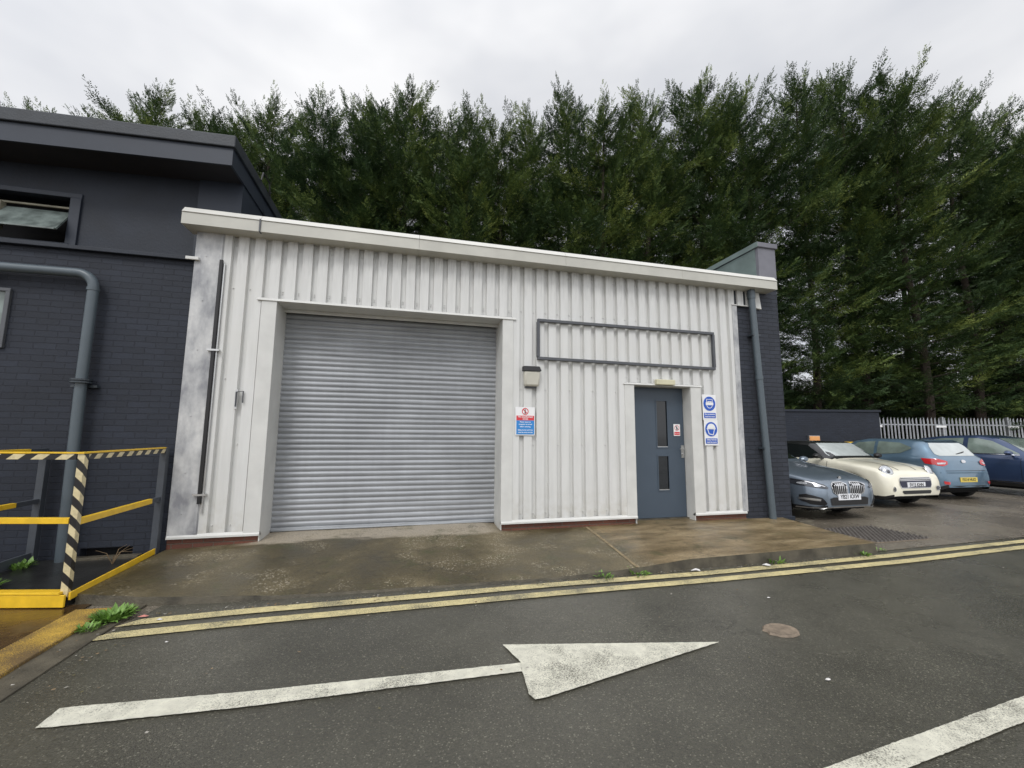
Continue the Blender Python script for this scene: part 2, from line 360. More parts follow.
# ------------------------------------------------------------------ camera
FW = 420.0
yaw, pitch, roll = R(-14.1565), R(6.866), R(-.4558)
Rm = Matrix.Rotation(yaw, 3, 'Z') @ Matrix.Rotation(pitch, 3, 'X') @ Matrix.Rotation(roll, 3, 'Y')
cam = bpy.data.cameras.new('camera'); co = bpy.data.objects.new('camera', cam); COL.objects.link(co)
r_, f_, u_ = Rm.col[0], Rm.col[1], Rm.col[2]
co.matrix_world = Matrix.Translation((0, -6.165, 1.5)) @ Matrix(((r_.x, u_.x, -f_.x), (r_.y, u_.y, -f_.y), (r_.z, u_.z, -f_.z))).to_4x4()
cam.sensor_width = 36; cam.lens = FW/1024*36; cam.clip_end = 2000; cam.clip_start = .05
S.camera = co
CAM = Vector((0, -6.165, 1.5))
def ray(px, py): return Rm @ Vector((px-512, FW, 384-py))
def at_depth(px, py, d):        # used while surveying the photo: point at axial distance d
    v = ray(px, py); return CAM + v*(d/FW)

# ------------------------------------------------------------------ ground
def sheet(name, poly, z, mat, kind='structure', thick=0.0):
    b = MB(); b.poly([(x, y, z) for x, y in poly])
    if thick:
        n = len(poly); b.add([(x, y, z) for x, y in poly]+[(x, y, z-thick) for x, y in poly], [(k, (k+1)%n, n+(k+1)%n, n+k) for k in range(n)])
    o = b.build(name, mat); tag(o, kind=kind); return o
def gridsheet(name, x0, x1, y0, y1, nx, ny, zf, mat):
    b = MB(); vs = [(x0+(x1-x0)*i/nx, y0+(y1-y0)*j/ny) for j in range(ny+1) for i in range(nx+1)]
    b.add([(x, y, zf(x, y)) for x, y in vs], [(j*(nx+1)+i, j*(nx+1)+i+1, (j+1)*(nx+1)+i+1, (j+1)*(nx+1)+i) for j in range(ny) for i in range(nx)])
    return b.build(name, mat, smooth=True)
g = sheet('ground', [(-400,-400),(400,-400),(400,400),(-400,400)], -.012, M['lot'])
tag(sheet('road', [(-2.32,-3.2),(-1.9,-1.2),(9,-1.2),(20,-1.1),(60,1.5),(60,-40),(-60,-40),(-60,-14),(-4.5,-14)], -.006, M['asphalt']), 'wet dark grey asphalt road with pale stone speckle')
lotb = sheet('parking_lot', [(6.0,-1.74),(9,-1.62),(14,-1.36),(60,1.2),(60,40),(6.66,40),(6.66,-.02),(6.0,-.02)], -.001, M['lot'])
tag(lotb, 'worn brownish tarmac of the car park')

WALLZ = [(-2.9,.07),(-2.7,.085),(-1.9,.12),(-1.7,.145),(1.2,.16),(1.55,.12),(3.5,.12),(3.7,.14),(4.6,.135),(4.75,.115),(5.7,.11),(6.7,.08)]
FRZ = [(-2.9,.075),(-2.3,.07),(-1.6,.05),(-.8,.018),(1.6,.015),(2.4,.05),(3.2,.105),(6.2,.12)]
FRY = [(-2.9,-1.38),(-2.6,-1.5),(-2.2,-1.62),(-1.6,-1.70),(-.8,-1.74),(1.5,-1.80),(2.6,-1.83),(6.2,-1.77)]
def apron_z(x, t):     # t: 0 at wall, 1 at road edge
    zw = lerp(WALLZ, x); zf = lerp(FRZ, x); n = mnoise.noise(Vector((x*1.1, t*2.0, 0)))*.008
    return zw+(zf-zw)*(t**1.15)+n*(1 if t < .98 else .3)
b = MB(); nx, ny = 150, 30; X0, X1 = -2.76, 6.06
idx = []
for j in range(ny+1):
    for i in range(nx+1):
        x = X0+(X1-X0)*i/nx; t = j/ny; y = .42*(1-t)+lerp(FRY, x)*t
        if t > .95: y += mnoise.noise(Vector((x*4, 3, 0)))*.012
        xx = x + (1-t)*(.45 if x > 5.5 else 0)*(x-5.5)/.56
        b.v.append((xx, y, apron_z(x, t)))
for j in range(ny):
    for i in range(nx):
        k = j*(nx+1)+i; b.f.append((k, k+nx+1, k+nx+2, k+1)); b.mi.append(0)
top_n = len(b.v)
for i in range(nx+1):   # front skirt
    v = b.v[ny*(nx+1)+i]; b.v.append((v[0], v[1]-.012, -.03))
for i in range(nx): b.f.append((ny*(nx+1)+i, top_n+i, top_n+i+1, ny*(nx+1)+i+1)); b.mi.append(1)
s2 = len(b.v)
for j in range(ny+1):
    v = b.v[j*(nx+1)+nx]; b.v.append((v[0]+.01, v[1], -.03))
for j in range(ny): b.f.append((j*(nx+1)+nx, s2+j, s2+j+1, (j+1)*(nx+1)+nx)); b.mi.append(1)
o = b.build('concrete_apron', [M['apron'], M['kerbconc']], fixn=False, smooth=True); tag(o, 'moss stained brown concrete apron in front of the white unit', kind='structure')
# expansion joint strip on apron
b = MB(); pts = []
for k in range(15):
    t = .2+.8*k/14; x = 2.78-.24*t; y = .42*(1-t)+lerp(FRY, x)*t; pts.append((x, y, apron_z(x, t)+.004))
for p, q in zip(pts, pts[1:]): b.add([(p[0]-.02,p[1],p[2]),(p[0]+.02,p[1],p[2]),(q[0]+.02,q[1],q[2]),(q[0]-.02,q[1],q[2])], [(0,1,2,3)])
tag(b.build('joint_strip', plain('joint_mortar', (.24,.185,.105), .7, var=.4, scale=20)), 'pale mortar joint between the two apron slabs', kind='structure')

# yellow lines
def ribbon(name, pts, w, z, mat, label, cut0=0, jit=.004):
    b = MB(); n = 900; L = pts[-1][0]-pts[0][0]; a = []
    for i in range(n+1):
        x = pts[0][0]+L*i/n; y = lerp(pts, x); j = mnoise.noise(Vector((x*6, w*7, 0)))*jit; j2 = mnoise.noise(Vector((x*40, 3, 0)))*.004; j3 = mnoise.noise(Vector((x*40, 8, 0)))*.004
        a.append(((x+cut0*max(0, 1-i*L/n/.3)/1, y+w/2+j+j2), (x, y-w/2+j*.6+j3)))
    for (p, q), (r, s) in zip(a, a[1:]): b.add([(q[0],q[1],z),(s[0],s[1],z),(r[0],r[1],z),(p[0],p[1],z)], [(0,1,2,3)])
    o = b.build(name, mat); tag(o, label, kind='structure'); return o
ribbon('yellow_line', [(-2.12,-1.985),(-1.2,-1.945),(1.5,-1.925),(3.2,-1.965),(6,-1.90),(9,-1.755),(14,-1.46),(30,-.55)], .118, .003, M['yellow_road'], 'inner of the two worn yellow lines along the apron kerb', .12)
ribbon('yellow_line', [(-2.2,-2.21),(-1.2,-2.175),(1.45,-2.15),(3.2,-2.165),(6,-2.12),(8.5,-1.985),(14,-1.67),(30,-.76)], .118, .003, M['yellow_road'], 'outer of the two worn yellow lines nearer the road centre', .12)
ribbon('white_line', [(.6,-4.60),(1.9,-4.50),(3.4,-4.365),(8,-3.96),(20,-2.95)], .125, .003, M['white_road'], 'broad white line at the bottom right of the road')
b = MB()
sh = [(-1.765,-3.285),(-1.70,-3.295),(-.8,-3.345),(.78,-3.36),(.80,-3.26),(-.8,-3.195),(-1.70,-3.125),(-1.765,-3.125)]
hd = [(.735,-3.0),(.80,-3.255),(.78,-3.37),(.755,-3.60),(.775,-3.655),(.83,-3.655),(2.29,-3.325)]
def rag(p, a=.004):
    out = []
    for (x0_, y0_), (x1_, y1_) in zip(p, p[1:]+p[:1]):
        n_ = max(1, int(math.hypot(x1_-x0_, y1_-y0_)/.018))
        for k_ in range(n_):
            x_, y_ = x0_+(x1_-x0_)*k_/n_, y0_+(y1_-y0_)*k_/n_
            out.append((x_+a*mnoise.noise(Vector((x_*30, y_*30, 1)))+.5*a*mnoise.noise(Vector((x_*90, y_*90, 5))), y_+a*mnoise.noise(Vector((x_*30, y_*30, 9)))+.5*a*mnoise.noise(Vector((x_*90, y_*90, 2))), .003))
    return out
b.poly(rag(sh)); b.poly([(x,y,.0045) for x,y,z in rag(hd)])
tag(b.build('arrow_marking', M['white_road']), 'worn white painted arrow pointing right on the wet road', kind='structure')

# ramp / slab bottom left
sheet('wet_slab', [(-14,-14),(-2.62,-14),(-2.60,-1.50),(-2.8,-1.48),(-8,-.40),(-14,-.1)], -.002, M['plate']); 
b = MB()
def strip(b, xs, ys0, ys1, z): pass
b.add([(-2.60,-1.70,.03),(-2.33,-1.72,.03),(-2.26,-14,.03),(-2.58,-14,.03),(-2.60,-1.70,-.03),(-2.33,-1.72,-.03),(-2.26,-14,-.03),(-2.58,-14,-.03)],
      [(0,3,2,1),(0,1,5,4),(1,2,6,5),(3,0,4,7)])
tag(b.build('kerb_edge', M['yellow_kerb'], bevel=.008), 'worn yellow painted kerb edge beside the wet brown slab', kind='structure')
b = MB().box(-2.335,-2.13,-14,-1.62,-.03,.006); tag(b.build('concrete_edging', M['kerbconc'], bevel=.004), 'narrow concrete strip between yellow kerb and road', kind='structure')
b = MB(); pf = [(-2.78,-1.50),(-2.78,-.02),(-8,-.02),(-8,-.42)]; b.add([(x,y,.035) for x,y in pf]+[(x,y,-.05) for x,y in pf], [(0,1,2,3),(7,6,5,4),(0,4,5,1),(1,5,6,2),(2,6,7,3),(3,7,4,0)]); tag(b.build('platform_floor', M['pitfloor']), 'wet black floor behind the yellow railing', kind='structure')
b = MB().box(-3.70,-2.98,-.14,-.03,.03,.062); tag(b.build('concrete_sill', M['kerbconc'], bevel=.004), 'grey concrete strip under the dark slot in the brick wall', kind='structure')

for o in COL.objects:
    if o.name.split('.')[0] in ('yellow_line', 'white_line', 'arrow_marking'): o.location.y = -.035

# ------------------------------------------------------------------ white unit
U = empty('industrial_unit', (1.8, 0, 0)); tag(U, 'low white clad industrial unit with roller shutter and dark brick end pier', 'building')
OFF = Vector((1.8, 0, 0))
def part(mb, name, mats, root, off=None, **k):
    if off is None: off = root.location
    mb.v = [(x-off[0], y-off[1], z-off[2]) for x, y, z in mb.v]
    return mb.build(name, mats, root, **k)
def world_mat_fix(o, off): pass

# box profile cladding (crown at y=-.032, valleys at y=0), split around the openings
def profile(x0, x1, z0, z1, mb, phase=.10):
    P_ = .2; xs = []
    k = math.floor((x0-phase)/P_)-1; pts = []
    while True:
        c = phase+k*P_
        pts += [(c-.038, -.032), (c-.029, .020), (c+.029, .020), (c+.038, -.032)]
        k += 1
        if c > x1+P_: break
    def yv(x): return lerp(pts, x)
    xs = sorted(set([x0, x1]+[p[0] for p in pts if x0 < p[0] < x1]))
    n = len(mb.v)
    for x in xs: mb.v += [(x, yv(x), z0), (x, yv(x), z1)]
    for i in range(len(xs)-1): mb.f.append((n+2*i, n+2*i+2, n+2*i+3, n+2*i+1)); mb.mi.append(0)
    for p in range(math.floor((x0-phase)/P_), math.ceil((x1-phase)/P_)+1):       # screws in the valleys
        c = phase+p*P_
        if x0+.05 < c < x1-.05:
            for z in (z0+.09, 1.35, 2.2, 3.42, 4.02):
                if z0+.05 < z < z1-.04 and (z-z0 < .1 or (p*7+int(z*10)) % 2 == 0 or z == 3.42):
                    mb.tube([(c, .022, z), (c, .006, z)], .009, 6)
mb = MB()
profile(-2.44, -1.93, .25, 4.14, mb); profile(-1.93, 1.56, 3.30, 4.14, mb); profile(1.56, 3.43, .25, 4.14, mb)
profile(3.43, 4.88, 2.36, 4.14, mb); profile(4.88, 5.66, .25, 4.14, mb); profile(5.66, 6.02, 3.86, 4.14, mb)
part(mb, 'cladding', M['clad'], U)
# flashings / surrounds
mb = MB()
mb.box(-1.93,-1.742,-.044,-.030,.24,3.27); mb.box(-1.756,-1.742,-.029,.47,.13,3.27)
mb.box(1.392,1.56,-.044,-.030,.24,3.265); mb.box(1.392,1.406,-.029,.47,.12,3.265)
mb.box(-1.742,1.392,-.030,.47,3.262,3.276); mb.box(-1.741,1.391,.30,.33,3.215,3.261)
part(mb, 'shutter_surround', M['trim'], U, bevel=.003)
mb = MB().add([(-1.98,-.060,3.266),(1.60,-.060,3.259),(1.60,-.03,3.300),(-1.98,-.03,3.306),(-1.98,-.03,3.266),(1.60,-.03,3.259)], [(0,1,2,3),(0,4,5,1),(0,3,4),(1,5,2)])
part(mb, 'drip_flashing', M['trim'], U)
mb = MB()
mb.box(3.43,3.602,-.044,-.030,.24,2.33); mb.box(3.59,3.602,-.029,.24,.12,2.33)
mb.box(4.665,4.865,-.044,-.030,.22,2.33); mb.box(4.665,4.677,-.029,.24,.11,2.33)
mb.box(3.603,4.664,-.029,.24,2.318,2.33)
part(mb, 'door_surround', M['trim'], U, bevel=.003)
mb = MB().add([(3.41,-.058,2.33),(4.89,-.058,2.33),(4.89,-.03,2.358),(3.41,-.03,2.358),(3.41,-.03,2.33),(4.89,-.03,2.33)], [(0,1,2,3),(0,4,5,1),(0,3,4),(1,5,2)])
part(mb, 'drip_flashing', M['trim'], U)
# base drip rails
for x0, x1 in ((-2.75,-1.742),(1.392,3.602),(4.665,5.67)):
    mb = MB().add([(x0,-.056,.207),(x1,-.056,.207),(x1,-.056,.230),(x0,-.056,.230),(x0,-.028,.262),(x1,-.028,.262),(x0,.03,.205),(x1,.03,.205)],
       [(0,1,2,3),(3,2,5,4),(0,6,7,1),(0,3,4,6),(1,7,5,2)])
    part(mb, 'base_flashing', M['trim'], U)
for x0, x1 in ((-2.76,-1.757),(1.407,3.58),(4.68,5.689)):
    mb = MB().box(x0,x1,.0,.2,.0,.215); part(mb, 'brick_plinth', M['redbrick'], U)
# corner flashing left, stained
mb = MB().box(-2.755,-2.43,-.040,-.028,.24,4.14); mb.box(-2.755,-2.745,-.028,.2,.24,4.14)
mb.box(-2.47,-2.44,-.052,-.040,.26,4.10)
for z in (.5,1.0,1.7,2.55,3.2,3.8): mb.tube([(-2.62,-.04,z),(-2.62,-.047,z)], .009, 6)
part(mb, 'corner_flashing', M['dirty'], U, bevel=.003)
mb = MB().box(5.60,5.70,-.046,-.030,.24,3.85); mb.box(5.688,5.70,-.030,.06,.24,3.85); part(mb, 'edge_flashing', M['dirty'], U, bevel=.003)
mb = MB().add([(5.60,-.06,3.835),(6.0,-.06,3.835),(6.0,-.03,3.865),(5.60,-.03,3.865),(5.60,-.03,3.835),(6.0,-.03,3.835)], [(0,1,2,3),(0,4,5,1),(0,3,4),(1,5,2)]); part(mb, 'drip_flashing', M['trim'], U)
# inner wall behind cladding
mb = MB(); mb.box(-2.74,-1.76,.2,.48,0,4.12); mb.box(-1.759,1.409,.2,.48,3.28,4.12); mb.box(1.41,3.585,.2,.48,0,4.12); mb.box(3.586,4.679,.25,.41,2.34,4.12); mb.box(4.68,5.68,.2,.41,0,4.12)
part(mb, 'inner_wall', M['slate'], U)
# brick pier + long side wall
mb = MB().box(5.69,6.655,.001,.42,-.05,4.44); mb.box(6.20,6.655,.4201,11.0,-.05,4.44)
part(mb, 'brick_pier', M['brick2'], U)
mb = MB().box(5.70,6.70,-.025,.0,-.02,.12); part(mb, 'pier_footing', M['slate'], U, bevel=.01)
mb = MB().box(6.275,6.665,-.012,11.0,4.441,5.02); part(mb, 'parapet', [M['lilacgrey']], U)
mb = MB().box(6.262,6.274,.05,11.0,4.3,5.01); part(mb, 'lead_flashing', [M['greenlead']], U)
mb = MB().box(6.245,6.70,-.045,11.05,5.021,5.115); part(mb, 'coping', [M['lilacgrey']], U, bevel=.01)
mb = MB().box(6.236,6.2445,-.047,11.05,5.019,5.117); part(mb, 'coping_edge', [M['greenlead']], U)
# roof and fascia
mb = MB().add([(-2.8,.08,4.20),(6.26,.08,4.20),(6.26,9,4.35),(-2.8,9,4.35),(-2.8,.08,4.14),(6.26,.08,4.14),(6.26,9,4.25),(-2.8,9,4.25)], [(0,1,2,3),(4,7,6,5),(0,4,5,1),(1,5,6,2),(2,6,7,3),(3,7,4,0)])
part(mb, 'roof', M['slate_cap'], U)
mb = MB(); xs = [-2.85, -1.95, .1, 2.35, 4.45, 6.41]
for a, c in zip(xs, xs[1:]):
    e = .0015
    mb.add([(a+e,-.25,4.13),(c-e,-.25,4.13),(c-e,-.25,4.285),(a+e,-.25,4.285),(a+e,.07,4.13),(c-e,.07,4.13),(a+e,.07,4.285),(c-e,.07,4.285)], [(0,1,2,3),(0,4,5,1),(0,3,6,4),(1,5,7,2),(3,2,7,6)])
part(mb, 'fascia', M['fascia'], U)
mb = MB()
for a, c in zip(xs, xs[1:]):
    e = .002
    mb.add([(a+e,-.262,4.287),(c-e,-.262,4.287),(c-e,-.195,4.372),(a+e,-.195,4.372),(a+e,.05,4.38),(c-e,.05,4.38),(a+e,-.245,4.287),(c-e,-.245,4.287),(a+e,.05,4.287),(c-e,.05,4.287)], [(0,1,2,3),(3,2,5,4),(0,6,7,1),(0,3,4,8,6),(1,7,9,5,2)])
part(mb, 'fascia_cap', M['fascia_cap'], U)
mb = MB()
mb.box(-1.962,-1.945,-.266,-.19,4.125,4.30)
part(mb, 'fascia_joint', M['framegrey'], U)
# roller shutter
mb = MB(); z = .19; pitch_ = .0762; prof = []
nz = 8
zz0, zz1 = .20, 3.30; k = int((zz1-zz0)/pitch_)
for i in range(k):
    for j in range(nz):
        t = j/nz; prof.append((.445-.014*math.sin(math.pi*min(1, t/.86))**.8 if t < .86 else .448, zz0+(i+t)*pitch_))
vs = []
for y, z in prof: vs += [(-1.741, y, z), (1.391, y, z)]
mb.add(vs, [(2*i, 2*i+1, 2*i+3, 2*i+2) for i in range(len(prof)-1)])
sh_o = part(mb, 'roller_shutter', M['shutter'], U, fixn=False, smooth=True)
mb = MB().box(-1.741,1.391,.42,.46,.145,.199); mb.box(-1.741,1.391,.39,.42,.160,.172); sb = part(mb, 'bottom_rail', M['galv'], sh_o, off=OFF, bevel=.003)
mb = MB().box(-1.741,1.391,.40,.47,.10,.144); part(mb, 'threshold', M['redbrick'], U)
# personnel door
mb = MB(); 
wins = [(4.135,4.335,1.31,2.09),(4.14,4.335,.60,1.16)]
DY = .17; x0, x1, z0, z1 = 3.61, 4.655, .155, 2.315
# door leaf with two openings built as strips
mb.box(x0,4.135,DY,DY+.045,z0,z1); mb.box(4.335,x1,DY,DY+.045,z0,z1)
for a, c in ((z0,.60),(1.16,1.31),(2.09,z1)): mb.box(4.1351,4.3349,DY,DY+.045,a,c)
dr = part(mb, 'door', M['door'], U)
for (a, c, d, e) in wins:
    mb = MB().box(a-.018,a,DY-.008,DY+.01,d-.018,e+.018); mb.box(c,c+.018,DY-.008,DY+.01,d-.018,e+.018); mb.box(a,c,DY-.008,DY+.01,d-.018,d); mb.box(a,c,DY-.008,DY+.01,e,e+.018)
    part(mb, 'vision_frame', M['door'], dr, off=OFF)
    mb = MB().box(a,c,DY+.012,DY+.02,d,e); part(mb, 'vision_panel', M['glassdark'], dr, off=OFF)
    mb = MB().box(a,c,DY-.006,DY+.011,d,d+.012); part(mb, 'bead', M['steel'], dr, off=OFF)
mb = MB().box(4.585,4.64,DY-.012,DY,1.13,1.34); mb.tube([(4.61,DY,1.28),(4.61,DY-.055,1.28),(4.53,DY-.06,1.28)], .011, 8); mb.tube([(4.61,DY-.012,1.19),(4.61,DY-.035,1.19)], .018, 10)
part(mb, 'handle', M['steel'], dr, off=OFF, smooth=True)
mb = MB().box(3.60,4.67,.12,.26,.08,.150); part(mb, 'door_step', M['kerbconc'], U)
mb = MB().box(3.604,4.663,.22,.24,.152,2.317); part(mb, 'door_backing', M['dark'], U)

# things on the unit
def sign_panel(name, label, cat, x0, x1, z0, z1, y):
    r = empty(name, ((x0+x1)/2, y, z0)); tag(r, label, cat)
    mb = MB().box(x0,x1,y,y+.004,z0,z1); part(mb, 'panel', M['white'], r)
    return r
def loc(r, x, y, z): return (x-r.location[0], y-r.location[1], z-r.location[2])
# prohibition sign beside the shutter
Y0 = -.052
r = sign_panel('safety_sign', 'white red and blue no access sign beside the shutter, below the bulkhead lamp', 'sign', 1.60, 1.905, 1.49, 1.915, -.048)
mb = MB().box(1.615,1.893,Y0,Y0+.003,1.715,1.785); part(mb, 'red_banner', M['red'], r)
mb = MB().box(1.615,1.893,Y0,Y0+.003,1.505,1.712); part(mb, 'blue_banner', M['skyblue'], r)
mb = MB().ring((1.752,Y0,1.85),.040,.052); mb.bar((1.718,Y0,1.884),(1.786,Y0,1.816),.003,.010, up=(0,0,1))
part(mb, 'prohibition_ring', M['red'], r, fixn=False)
mb = MB().disc((1.752,Y0+.001,1.872),.009,12); mb.box(1.742,1.762,Y0+.001,Y0+.002,1.838,1.861); mb.box(1.743,1.750,Y0+.001,Y0+.002,1.815,1.838); mb.box(1.755,1.762,Y0+.001,Y0+.002,1.815,1.838)
part(mb, 'pictogram', M['black'], r)
for s_, z_ in (('No unauthorised',1.767),('access',1.737)): text(s_, .033, loc(r,1.754,Y0-.001,z_), M['white'], r, bold=.0008)
for s_, z_ in (('Please report to',1.690),('reception on arrival',1.655),('before entering.',1.620),('Safety boots and hi vis',1.570),('must be worn on site',1.535)): text(s_, .026, loc(r,1.754,Y0-.001,z_), M['white'], r, bold=.0006)
# two blue mandatory signs
def head_icon(mb, cx, cz, s, hat):
    if not hat:   # face with goggles and cap
        mb.ring((cx,Y0-.002,cz-.02*s),.050*s,.060*s,20)
        mb.box(cx-.075*s,cx+.075*s,Y0-.003,Y0-.002,cz-.025*s,cz+.022*s)
        mb.box(cx-.055*s,cx+.055*s,Y0-.003,Y0-.002,cz+.035*s,cz+.042*s); mb.box(cx-.058*s,cx+.058*s,Y0-.003,Y0-.002,cz+.07*s,cz+.078*s)
        mb.box(cx-.062*s,cx-.052*s,Y0-.003,Y0-.002,cz+.02*s,cz+.078*s); mb.box(cx+.052*s,cx+.062*s,Y0-.003,Y0-.002,cz+.02*s,cz+.078*s)
    else:
        mb.disc((cx,Y0-.003,cz+.012*s),.082*s,16,rx=.082*s,a0=0,a1=math.pi)
        mb.box(cx-.092*s,cx+.088*s,Y0-.003,Y0-.002,cz+.0*s,cz+.014*s)
        for q in (((-.075,.0),(-.045,-.08)),((-.045,-.08),(.035,-.095)),((.035,-.095),(.06,0.0))):
            mb.bar((cx+q[0][0]*s,Y0-.0025,cz+q[0][1]*s),(cx+q[1][0]*s,Y0-.0025,cz+q[1][1]*s),.001,.014*s, up=(0,0,1))
for (nm, lb, z0_, z1_, dx, hat, lines) in (('safety_sign','upper blue and white eye protection sign on cladding right of the door',1.775,2.205,0,False,('Eye protection','must be worn')),
                                 ('safety_sign','lower blue and white hard hat sign on cladding right of the door',1.345,1.772,.012,True,('Safety helmets','must be worn'))):
    xa, xb = 4.885+dx, 5.155+dx
    r = sign_panel(nm, lb, 'sign', xa, xb, z0_, z1_, -.048)
    cx = (xa+xb)/2; cz = z1_-.155
    mb = MB().disc((cx,Y0,cz),.122,32,rx=.118); part(mb, 'blue_disc', M['blue'], r)
    mb = MB(); head_icon(mb, cx, cz, 1.0, hat); part(mb, 'pictogram', M['white'], r, fixn=False)
    mb = MB().box(xa+.02,xb-.02,Y0,Y0+.003,z0_+.03,z0_+.118); part(mb, 'blue_banner', M['blue'], r)
    text(lines[0], .034, loc(r,cx,Y0-.001,z0_+.095), M['white'], r, bold=.0008); text(lines[1], .034, loc(r,cx,Y0-.001,z0_+.055), M['white'], r, bold=.0008)
# small door sign
yy = DY-.014
r = empty('door_sign', (4.51, yy, 1.50)); tag(r, 'small white and red no entry sign stuck on the blue grey door', 'sign')
part(MB().box(4.45,4.575,yy,yy+.004,1.50,1.70), 'panel', M['white'], r)
yy -= .002
part(MB().ring((4.512,yy,1.635),.038,.046), 'prohibition_ring', M['red'], r, fixn=False)
part(MB().disc((4.512,yy,1.655),.009,10).box(4.502,4.522,yy,yy+.001,1.605,1.645).bar((4.482,yy-.001,1.665),(4.542,yy-.001,1.605),.001,.007), 'pictogram', M['black'], r)
part(MB().box(4.46,4.565,yy,yy+.001,1.515,1.568), 'red_banner', M['red'], r)
text('No entry', .026, loc(r,4.512,yy-.001,1.542), M['white'], r)
# empty sign frame
r = empty('sign_frame', (3.54,-.05,2.66)); tag(r, 'empty grey rectangular sign frame on the cladding above the door', 'sign frame')
for nm, a, c in (('frame_rail',(1.94,3.275),(5.155,3.275)),('frame_rail',(1.94,2.675),(5.155,2.655))):
    part(MB().bar((a[0],-.062,a[1]),(c[0],-.062,c[1]),.055,.045), nm, M['framegrey'], r, bevel=.004)
for x in (1.952, 5.143): part(MB().box(x-.0225,x+.0225,-.088,-.036,2.70 if x < 3 else 2.68,3.252), 'frame_stile', M['framegrey'], r, bevel=.004)
# bulkhead lamp
r = empty('bulkhead_lamp', (1.845,-.03,2.20)); tag(r, 'square bulkhead lamp with black hood on cladding above the red and blue sign', 'wall lamp')
mb = MB().add([(1.70,-.035,2.46),(1.985,-.035,2.46),(1.985,-.035,2.54),(1.70,-.035,2.54),(1.70,-.16,2.46),(1.985,-.16,2.46),(1.965,-.11,2.54),(1.72,-.11,2.54)],
   [(0,1,2,3),(4,5,6,7),(0,4,7,3),(1,5,6,2),(3,2,6,7),(0,1,5,4)]); part(mb, 'hood', M['black'], r, bevel=.012)
mb = MB().add([(1.715,-.04,2.459),(1.97,-.04,2.459),(1.97,-.04,2.23),(1.715,-.04,2.23),(1.715,-.145,2.459),(1.97,-.145,2.459),(1.95,-.115,2.235),(1.735,-.115,2.235)],
   [(0,1,2,3),(4,5,6,7),(0,4,7,3),(1,5,6,2),(3,2,6,7),(0,1,5,4)]); part(mb, 'diffuser', M['diffuser'], r, bevel=.025, smooth=True)
part(MB().box(1.75,1.93,-.06,-.032,2.205,2.236), 'base_plate', M['framegrey'], r, bevel=.005)
# cream light above door
r = empty('door_light', (4.15,-.05,2.36)); tag(r, 'small cream bulkhead light directly above the door head', 'wall lamp')
part(MB().box(3.98,4.33,-.115,-.04,2.335,2.425), 'diffuser', M['cream'], r, bevel=.012)
part(MB().box(3.96,4.35,-.045,-.033,2.325,2.435), 'base_plate', M['trim'], r)
# conduit and hook
r = empty('conduit', (-2.42,-.06,.6)); tag(r, 'dark vertical cable conduit clipped to the left end of cladding', 'conduit')
part(MB().box(-2.45,-2.41,-.085,-.052,.62,3.76), 'channel', M['black'], r, bevel=.005)
part(MB().box(-2.405,-2.39,-.06,-.044,.5,3.72), 'cable', M['steel'], r)
for z in (.73, 2.55): part(MB().box(-2.50,-2.36,-.092,-.045,z-.012,z+.012), 'clip', M['steel'], r)
mb = MB().tube([(-2.13,-.055,1.83),(-2.13,-.06,2.02),(-2.05,-.06,2.03),(-2.05,-.055,1.88)], .009, 8)
r = empty('wall_hook', (-2.09,-.05,1.83)); tag(r, 'small bent metal hook bracket on the cladding left of the shutter', 'bracket')
part(mb, 'hook', M['framegrey'], r); part(MB().box(-2.145,-2.115,-.05,-.032,1.80,2.05), 'back_plate', M['steel'], r)
# downpipe on pier
r = empty('downpipe', (6.1,-.1,.1)); tag(r, 'grey drainpipe running down the dark brick pier from the fascia', 'drainpipe')
part(MB().tube([(5.98,-.10,4.13),(5.98,-.10,3.9),(6.14,-.10,.10)], .056, 16), 'pipe', M['pipe'], r, smooth=True)
part(MB().tube([(6.035,-.10,2.56),(6.037,-.10,2.50)], .064, 16), 'collar', M['pipe'], r, smooth=True)
part(MB().tube([(5.972,-.10,4.12),(5.98,-.10,3.97)], .066, 16), 'collar', M['pipe'], r, smooth=True)
for x, z in ((6.01,3.3),(6.10,1.3)): part(MB().box(x-.085,x+.085,-.13,0,z-.015,z+.015), 'pipe_bracket', M['pipe_dark'], r)
r = empty('flashing_offcut', (6.18,-.03,3.8)); tag(r, 'white bent flashing offcut behind the top of the drainpipe', 'flashing')
part(MB().add([(6.03,-.02,4.12),(6.20,-.045,4.12),(6.235,-.05,3.81),(6.15,-.02,3.82),(6.03,-.01,3.86),(6.03,0,4.12),(6.20,-.0,4.12),(6.235,-.0,3.81),(6.15,.0,3.82),(6.03,.0,3.86)], [(0,1,2,3,4),(0,5,6,1),(1,6,7,2),(2,7,8,3),(3,8,9,4),(4,9,5,0)]), 'flashing_sheet', M['trim'], r)
# kerb stub by pier
mb = MB().box(6.68,7.0,-.12,.02,-.03,.05); tag(mb.build('kerb_stone', M['kerbconc'], bevel=.01), 'short pale kerb stone against the foot of the brick pier', 'kerb')

# ------------------------------------------------------------------ left dark building
B = empty('brick_building', (-6, 1, 0)); tag(B, 'dark slate painted brick building with overhanging flat roof at the left edge', 'building')
mb = MB(); mb.box(-14,-3.62,.0,.3,-.1,3.72)
mb.box(-3.62,-3.10,.0,.3,.14,3.72); mb.box(-3.10,-2.758,.0,.3,-.1,3.72)
part(mb, 'wall', M['brick'], B)
part(MB().box(-3.62,-3.10,.12,.3,-.1,.139), 'slot_void', M['dark'], B)
